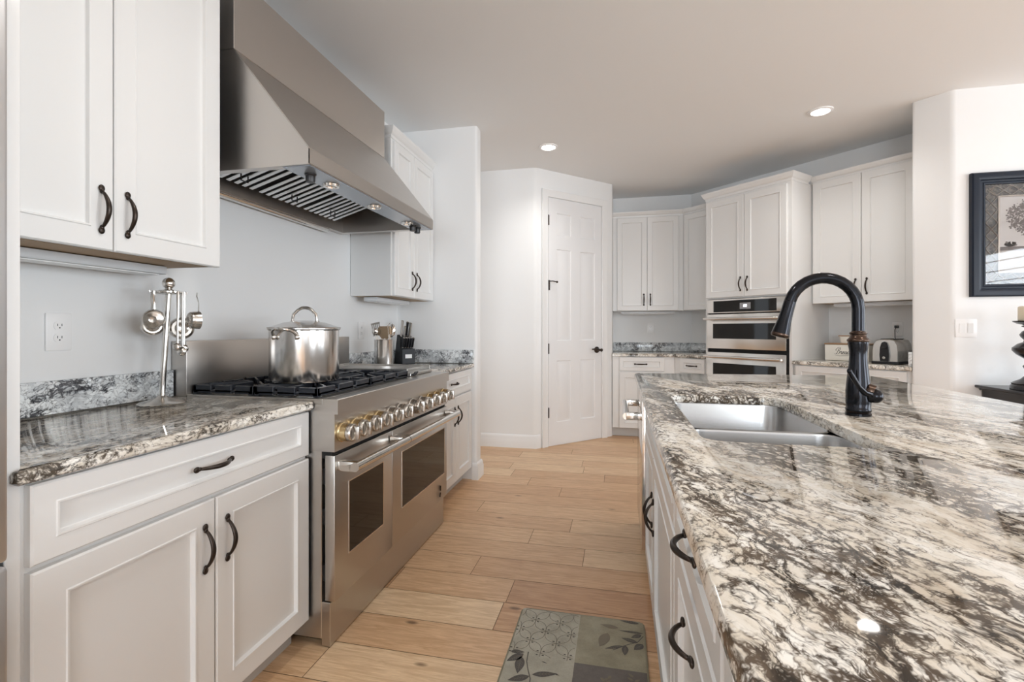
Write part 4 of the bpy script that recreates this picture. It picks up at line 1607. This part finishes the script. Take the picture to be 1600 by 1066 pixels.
ob = tag(link('island_back_panel', box(BM(), 1.078, 1.10, -.24, 3.0, 0, .8805, .001, 1), M['cab'], smooth=30), 'plain white panel closing the far side of the island', 'panel')
# dishwasher
dw = thing('dishwasher', 'stainless dishwasher at the far end of the island', 'dishwasher', (.1455, 3.022, 0), R90)
DWW = .60
bm = BM()
box(bm, .004, DWW - .004, .004, .6, .1, .875)
link('tub', bm, M['black'], dw, smooth=0)
bm = BM()
box(bm, .004, DWW - .003, -.034, .003, .105, .872, .003, 2)
dd_ = link('door', bm, steel('dishwasher_steel', (.62, .58, .54), .10, (1, .05, 1), .04, .004), dw)
bm = BM()
tube(bm, [(.05, -.108, .742), (.535, -.108, .742)], .017, 16)
for x in (.064, .521):
    box(bm, x - .017, x + .017, -.108, -.0345, .724, .760, .003, 2)
link('handle', bm, M['chrome'], dd_)
bm = BM()
box(bm, .01, DWW - .01, .03, .05, .002, .0995)
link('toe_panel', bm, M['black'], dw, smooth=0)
ed = tag(link('island_end_panel', box(BM(), .128, 1.10, 3.0235, 3.034, 0, .8805, .001, 1), M['cab'], smooth=30), 'white end panel beside the dishwasher at the island end', 'panel')

# undermount double sink
sk = thing('kitchen_sink', 'stainless undermount sink with two bowls set in the island', 'sink', (0, 0, 0))


def rrect(x0, x1, y0, y1, r, k=6):
    out = []
    for (px, py), a0 in (((x1 - r, y1 - r), 0), ((x0 + r, y1 - r), PI / 2), ((x0 + r, y0 + r), PI), ((x1 - r, y0 + r), 1.5 * PI)):
        for i in range(k):
            a = a0 + PI / 2 * i / (k - 1)
            out.append((px + r * math.cos(a), py + r * math.sin(a)))
    return out


bm = BM()
for y0, y1, zb, zr in ((1.226, 1.535, .70, .872), (1.560, 2.078, .66, .872)):
    t = BM()
    x0, x1 = CUT[0] - .008, CUT[1] + .008
    rings = []
    for ins, z, rr in ((-.011, .8785, .07), (-.002, .8785, .065), (0, zr, .06), (.004, zb + .07, .06), (.016, zb + .025, .06), (.04, zb + .006, .05), (.07, zb, .04)):
        rings.append([t.verts.new((x, y, z)) for x, y in rrect(x0 + ins, x1 - ins, y0 + ins, y1 - ins, rr)])
    for a, b in zip(rings, rings[1:]):
        for i in range(len(a)):
            t.faces.new((a[i], a[(i + 1) % len(a)], b[(i + 1) % len(a)], b[i]))
    t.faces.new(rings[-1])
    merge(bm, t)
link('bowls', bm, M['sink'], sk, smooth=50)
for y0, zb in ((1.38, .70), (1.82, .66)):
    bm = BM()
    lathe(bm, [(0, .002), (.02, .002), (.03, .004), (.042, .005), (.045, .001), (0, .0005)], 24, M=T(.40, y0, zb))
    link('drain', bm, M['chrome'], sk)

# faucet
fx, fy = .728, 1.695
fa = thing('kitchen_faucet', 'tall dark bronze gooseneck faucet behind the island sink', 'faucet', (fx, fy, CZ1))
bm = BM()
lathe(bm, [(0, .0005), (.0345, .0005), (.0345, .008), (.032, .010), (.032, .013), (.034, .015), (.034, .021), (.032, .024), (.0335, .04), (.0335, .075), (.031, .105), (.0275, .135), (.0245, .165), (.0235, .185), (.0245, .205), (.0275, .222), (.0275, .228)], 40)
link('body', bm, M['faucet'], fa, smooth=50)
bm = BM()
lathe(bm, [(.0278, .2285), (.030, .231), (.030, .235), (.027, .238), (.0225, .243), (.021, .250), (.0235, .253), (.0235, .257), (.019, .259), (.0175, .262), (0, .262)], 40)
link('bronze_collar', bm, M['bronzeedge'], fa, smooth=50)
bm = BM()
lathe(bm, [(.0322, .0102), (.0336, .0115), (.0322, .0128)], 40)
link('base_ring', bm, M['bronzeedge'], fa, smooth=50)
# gooseneck in the vertical plane running toward -X
R_ = .098
zc = .331
neck = [(0, 0, .258), (0, 0, .30), (0, 0, zc)]
for i in range(1, 15):
    a = math.radians(165) * i / 14
    neck.append((-R_ + R_ * math.cos(a), 0, zc + R_ * math.sin(a)))
bm = BM()
tube(bm, neck, .0175, 24)
link('gooseneck', bm, M['faucet'], fa, smooth=60)
pe = Vector(neck[-1])
dv = Vector((-math.sin(math.radians(165)), 0, math.cos(math.radians(165))))
bm = BM()
pp = [pe + dv * q for q in (.0005, .01, .035, .066, .09, .106)]
tube(bm, pp, [.0178, .0182, .0185, .0205, .0245, .0265], 24)
sh = link('spray_head', bm, M['faucet'], fa, smooth=60)
bm = BM()
tube(bm, [pe + dv * .1065, pe + dv * .110, pe + dv * .114, pe + dv * .118], [.0268, .0275, .0268, .024], 24)
link('spray_ring', bm, M['bronzeedge'], sh, smooth=60)
bm = BM()
tb = sd * 1.0
hb_ = Vector((0, 0, .064))
out_d = (sd * .66 - vd * .75).normalized()
tube(bm, [hb_ + out_d * .031, hb_ + out_d * .040], [.0215, .0215], 20)
ell(bm, hb_ + out_d * .043, .0215, .0215, .0215, u=24, v=16)
link('handle_hub', bm, M['faucet'], fa, smooth=60)
bm = BM()
tube(bm, [hb_ + out_d * .031 + Vector((0, 0, .01)), hb_ + out_d * .036 + Vector((0, 0, .016)), hb_ + out_d * .044 + Vector((0, 0, .014))], [.024, .023, .018], 20)
link('bronze_ring', bm, M['bronzeedge'], fa)
lp = [hb_ + out_d * .047 - sd * .014 + Vector((0, 0, .004)), hb_ - sd * .012 - vd * .045 + Vector((0, 0, .012)), hb_ - sd * .034 - vd * .050 + Vector((0, 0, .030)), hb_ - sd * .055 - vd * .052 + Vector((0, 0, .062)), hb_ - sd * .064 - vd * .052 + Vector((0, 0, .078))]
bm = BM()
tube(bm, lp, [.010, .0075, .0068, .0075, .006], 12)
ell(bm, lp[-1], .0068, .0068, .0085)
link('lever', bm, M['faucet'], fa, smooth=60)

# ------------------------------------------------------------------ kitchen mat
MXa, MXb, MYa, MYb = -.392, .100, 1.13, 1.980
mt = thing('kitchen_mat', 'olive patchwork kitchen mat with leaf and blossom squares on the floor', 'mat', (MXa, MYa, 0))
mw, mh = MXb - MXa, MYb - MYa


def cloth(name, a, b):
    k = NT(name)
    n_ = k.noise(k.coord(), 9, 5, .65)
    f_ = k.noise(k.coord(), 300, 2)
    k.set(k.b, 'Base Color', k.ramp(k.math('MULTIPLY_ADD', f_, .25, k.math('SUBTRACT', n_, .12)), [(.35, a), (.65, b)]))
    k.set(k.b, 'Roughness', .45)
    return k.m


mats = [cloth('mat_rim', (.19, .17, .11, 1), (.24, .22, .15, 1)), cloth('mat_sage', (.29, .27, .205, 1), (.41, .385, .31, 1)), cloth('mat_olive', (.20, .175, .11, 1), (.31, .28, .19, 1)), cloth('mat_brown', (.075, .06, .05, 1), (.12, .10, .085, 1)),
        mat('mat_leaf', (.06, .05, .042), .5), mat('mat_line', (.145, .125, .09), .5), mat('mat_petal_mid', (.16, .13, .085), .5)]
bm = BM()
rr_ = rrect(0, mw, 0, mh, .018, 6)
prism(bm, rr_, .0005, .015, bt=.005)
link('pad', bm, mats[0], mt, smooth=40)
bm = BM()
e_ = .006
cxm, cym = .242, mh - .29


def tile(x0, x1, y0, y1, mi):
    t = BM()
    t.faces.new([t.verts.new(p) for p in ((x0, y0, .0154), (x1, y0, .0154), (x1, y1, .0154), (x0, y1, .0154))])
    merge(bm, t, mi)


tile(e_, cxm, cym, mh - e_, 1)
tile(cxm, mw - e_, cym, mh - e_, 2)
tile(e_, cxm, cym - .30, cym, 1)
tile(cxm, mw - e_, cym - .30, cym, 3)
tile(e_, cxm, e_, cym - .30, 2)
tile(cxm, mw - e_, e_, cym - .30, 1)


def ribbon(pts, w, mi, z=.0157):
    t = BM()
    vs = []
    for i, p in enumerate(pts):
        d = Vector(pts[min(i + 1, len(pts) - 1)]) - Vector(pts[max(i - 1, 0)])
        nrm = Vector((-d.y, d.x)).normalized()
        ww = w[i] if isinstance(w, list) else w
        vs.append((t.verts.new((p[0] + nrm.x * ww, p[1] + nrm.y * ww, z)), t.verts.new((p[0] - nrm.x * ww, p[1] - nrm.y * ww, z))))
    for a, b in zip(vs, vs[1:]):
        t.faces.new((a[0], a[1], b[1], b[0]))
    merge(bm, t, mi)


def leaf(x, y, a, L, wd, mi=4, vein=True):
    pts = [(x + math.cos(a) * L * i / 8, y + math.sin(a) * L * i / 8) for i in range(9)]
    ribbon(pts, [max(.0004, wd * math.sin(PI * min(1, (i / 8) ** .8))) for i in range(9)], mi, .0160)
    if vein:
        ribbon(pts[1:8], .0007, 5, .0162)
        for i in (2, 3, 4, 5):
            for s in (-1, 1):
                px, py = pts[i]
                ribbon([(px, py), (px + math.cos(a + s * .7) * wd * .9, py + math.sin(a + s * .7) * wd * .9)], .0005, 5, .0162)


# blossom lattice on the sage square
def inb(p, x0, x1, y0, y1):
    return x0 < p[0] < x1 and y0 < p[1] < y1
bl = []
for i in range(-1, 4):
    for j in range(-1, 5):
        bl.append((.02 + i * .098 + (j % 2) * .049, mh - .012 - j * .064))
for (x, y) in bl:
    for k in range(4):
        a = PI / 4 + k * PI / 2
        x2, y2 = x + .049 * (1 if math.cos(a) > 0 else -1), y + .064 * (1 if math.sin(a) > 0 else -1)
        for s in (-1, 1):
            pts = []
            for q in range(11):
                u = q / 10
                bx_, by_ = x + (x2 - x) * u, y + (y2 - y) * u
                nx_, ny_ = -(y2 - y), (x2 - x)
                o_ = s * .24 * math.sin(PI * u)
                pts.append((bx_ + nx_ * o_, by_ + ny_ * o_))
            pts = [p for p in pts if inb(p, e_, cxm - .001, cym + .001, mh - e_)]
            if len(pts) > 2 and s == 1:
                ribbon(pts, .0009, 5)
        if inb((x, y), .01, cxm - .012, cym + .01, mh - .012):
            for k2 in range(2):
                px, py = x + math.cos(a) * .0125 + (.003 if k2 else 0), y + math.sin(a) * .0125
                leaf(px - .002, py, a, .006, .0026, 4, False)
# leafy sprigs
stem_ = [(mw - .008, mh - .09), (mw - .03, mh - .13), (mw - .07, mh - .155), (mw - .12, mh - .195)]
ribbon(stem_, .0016, 4)
for x, y, a, L, wd in ((mw - .02, mh - .015, 3.05, .075, .009), (mw - .008, mh - .075, 3.12, .09, .006), (mw - .015, mh - .085, 3.7, .045, .011), (mw - .03, mh - .135, 2.85, .062, .011), (mw - .012, mh - .14, 4.0, .05, .015), (mw - .085, mh - .165, 3.55, .068, .008), (mw - .075, mh - .16, 4.65, .055, .012)):
    leaf(x, y, a, L, wd)
for x, y, a, L, wd in ((mw - .10, mh - .06, 3.0, .07, .012), (mw - .14, mh - .10, 4.4, .09, .02)):
    leaf(x, y, a, L, wd, 6, False)
s2 = [(.075, cym + .02), (.078, cym - .03), (.09, cym - .07), (.105, cym - .11), (.11, cym - .18)]
ribbon(s2, .0018, 4)
for x, y, a, L, wd in ((.012, cym + .01, .1, .05, .010), (.06, cym + .005, 3.9, .07, .016), (.055, cym - .01, 4.75, .085, .017), (.1, cym - .10, 3.6, .075, .015), (.108, cym - .09, .25, .085, .013), (.11, cym - .15, .1, .07, .014), (.11, cym - .13, 3.9, .07, .014)):
    leaf(x, y, a, L, wd)
for i in range(40):
    leaf(cxm + .012 + rt.random() * (mw - cxm - .05), cym - .02 - rt.random() * .26, rt.uniform(0, 6.28), .022, .005, 6, False)
for i in range(3):
    leaf(.13 + .05 * i, cym - .02 - .05 * i, -.3, .02, .002, 4, False)
link('printed_top', bm, mats, mt, smooth=0)
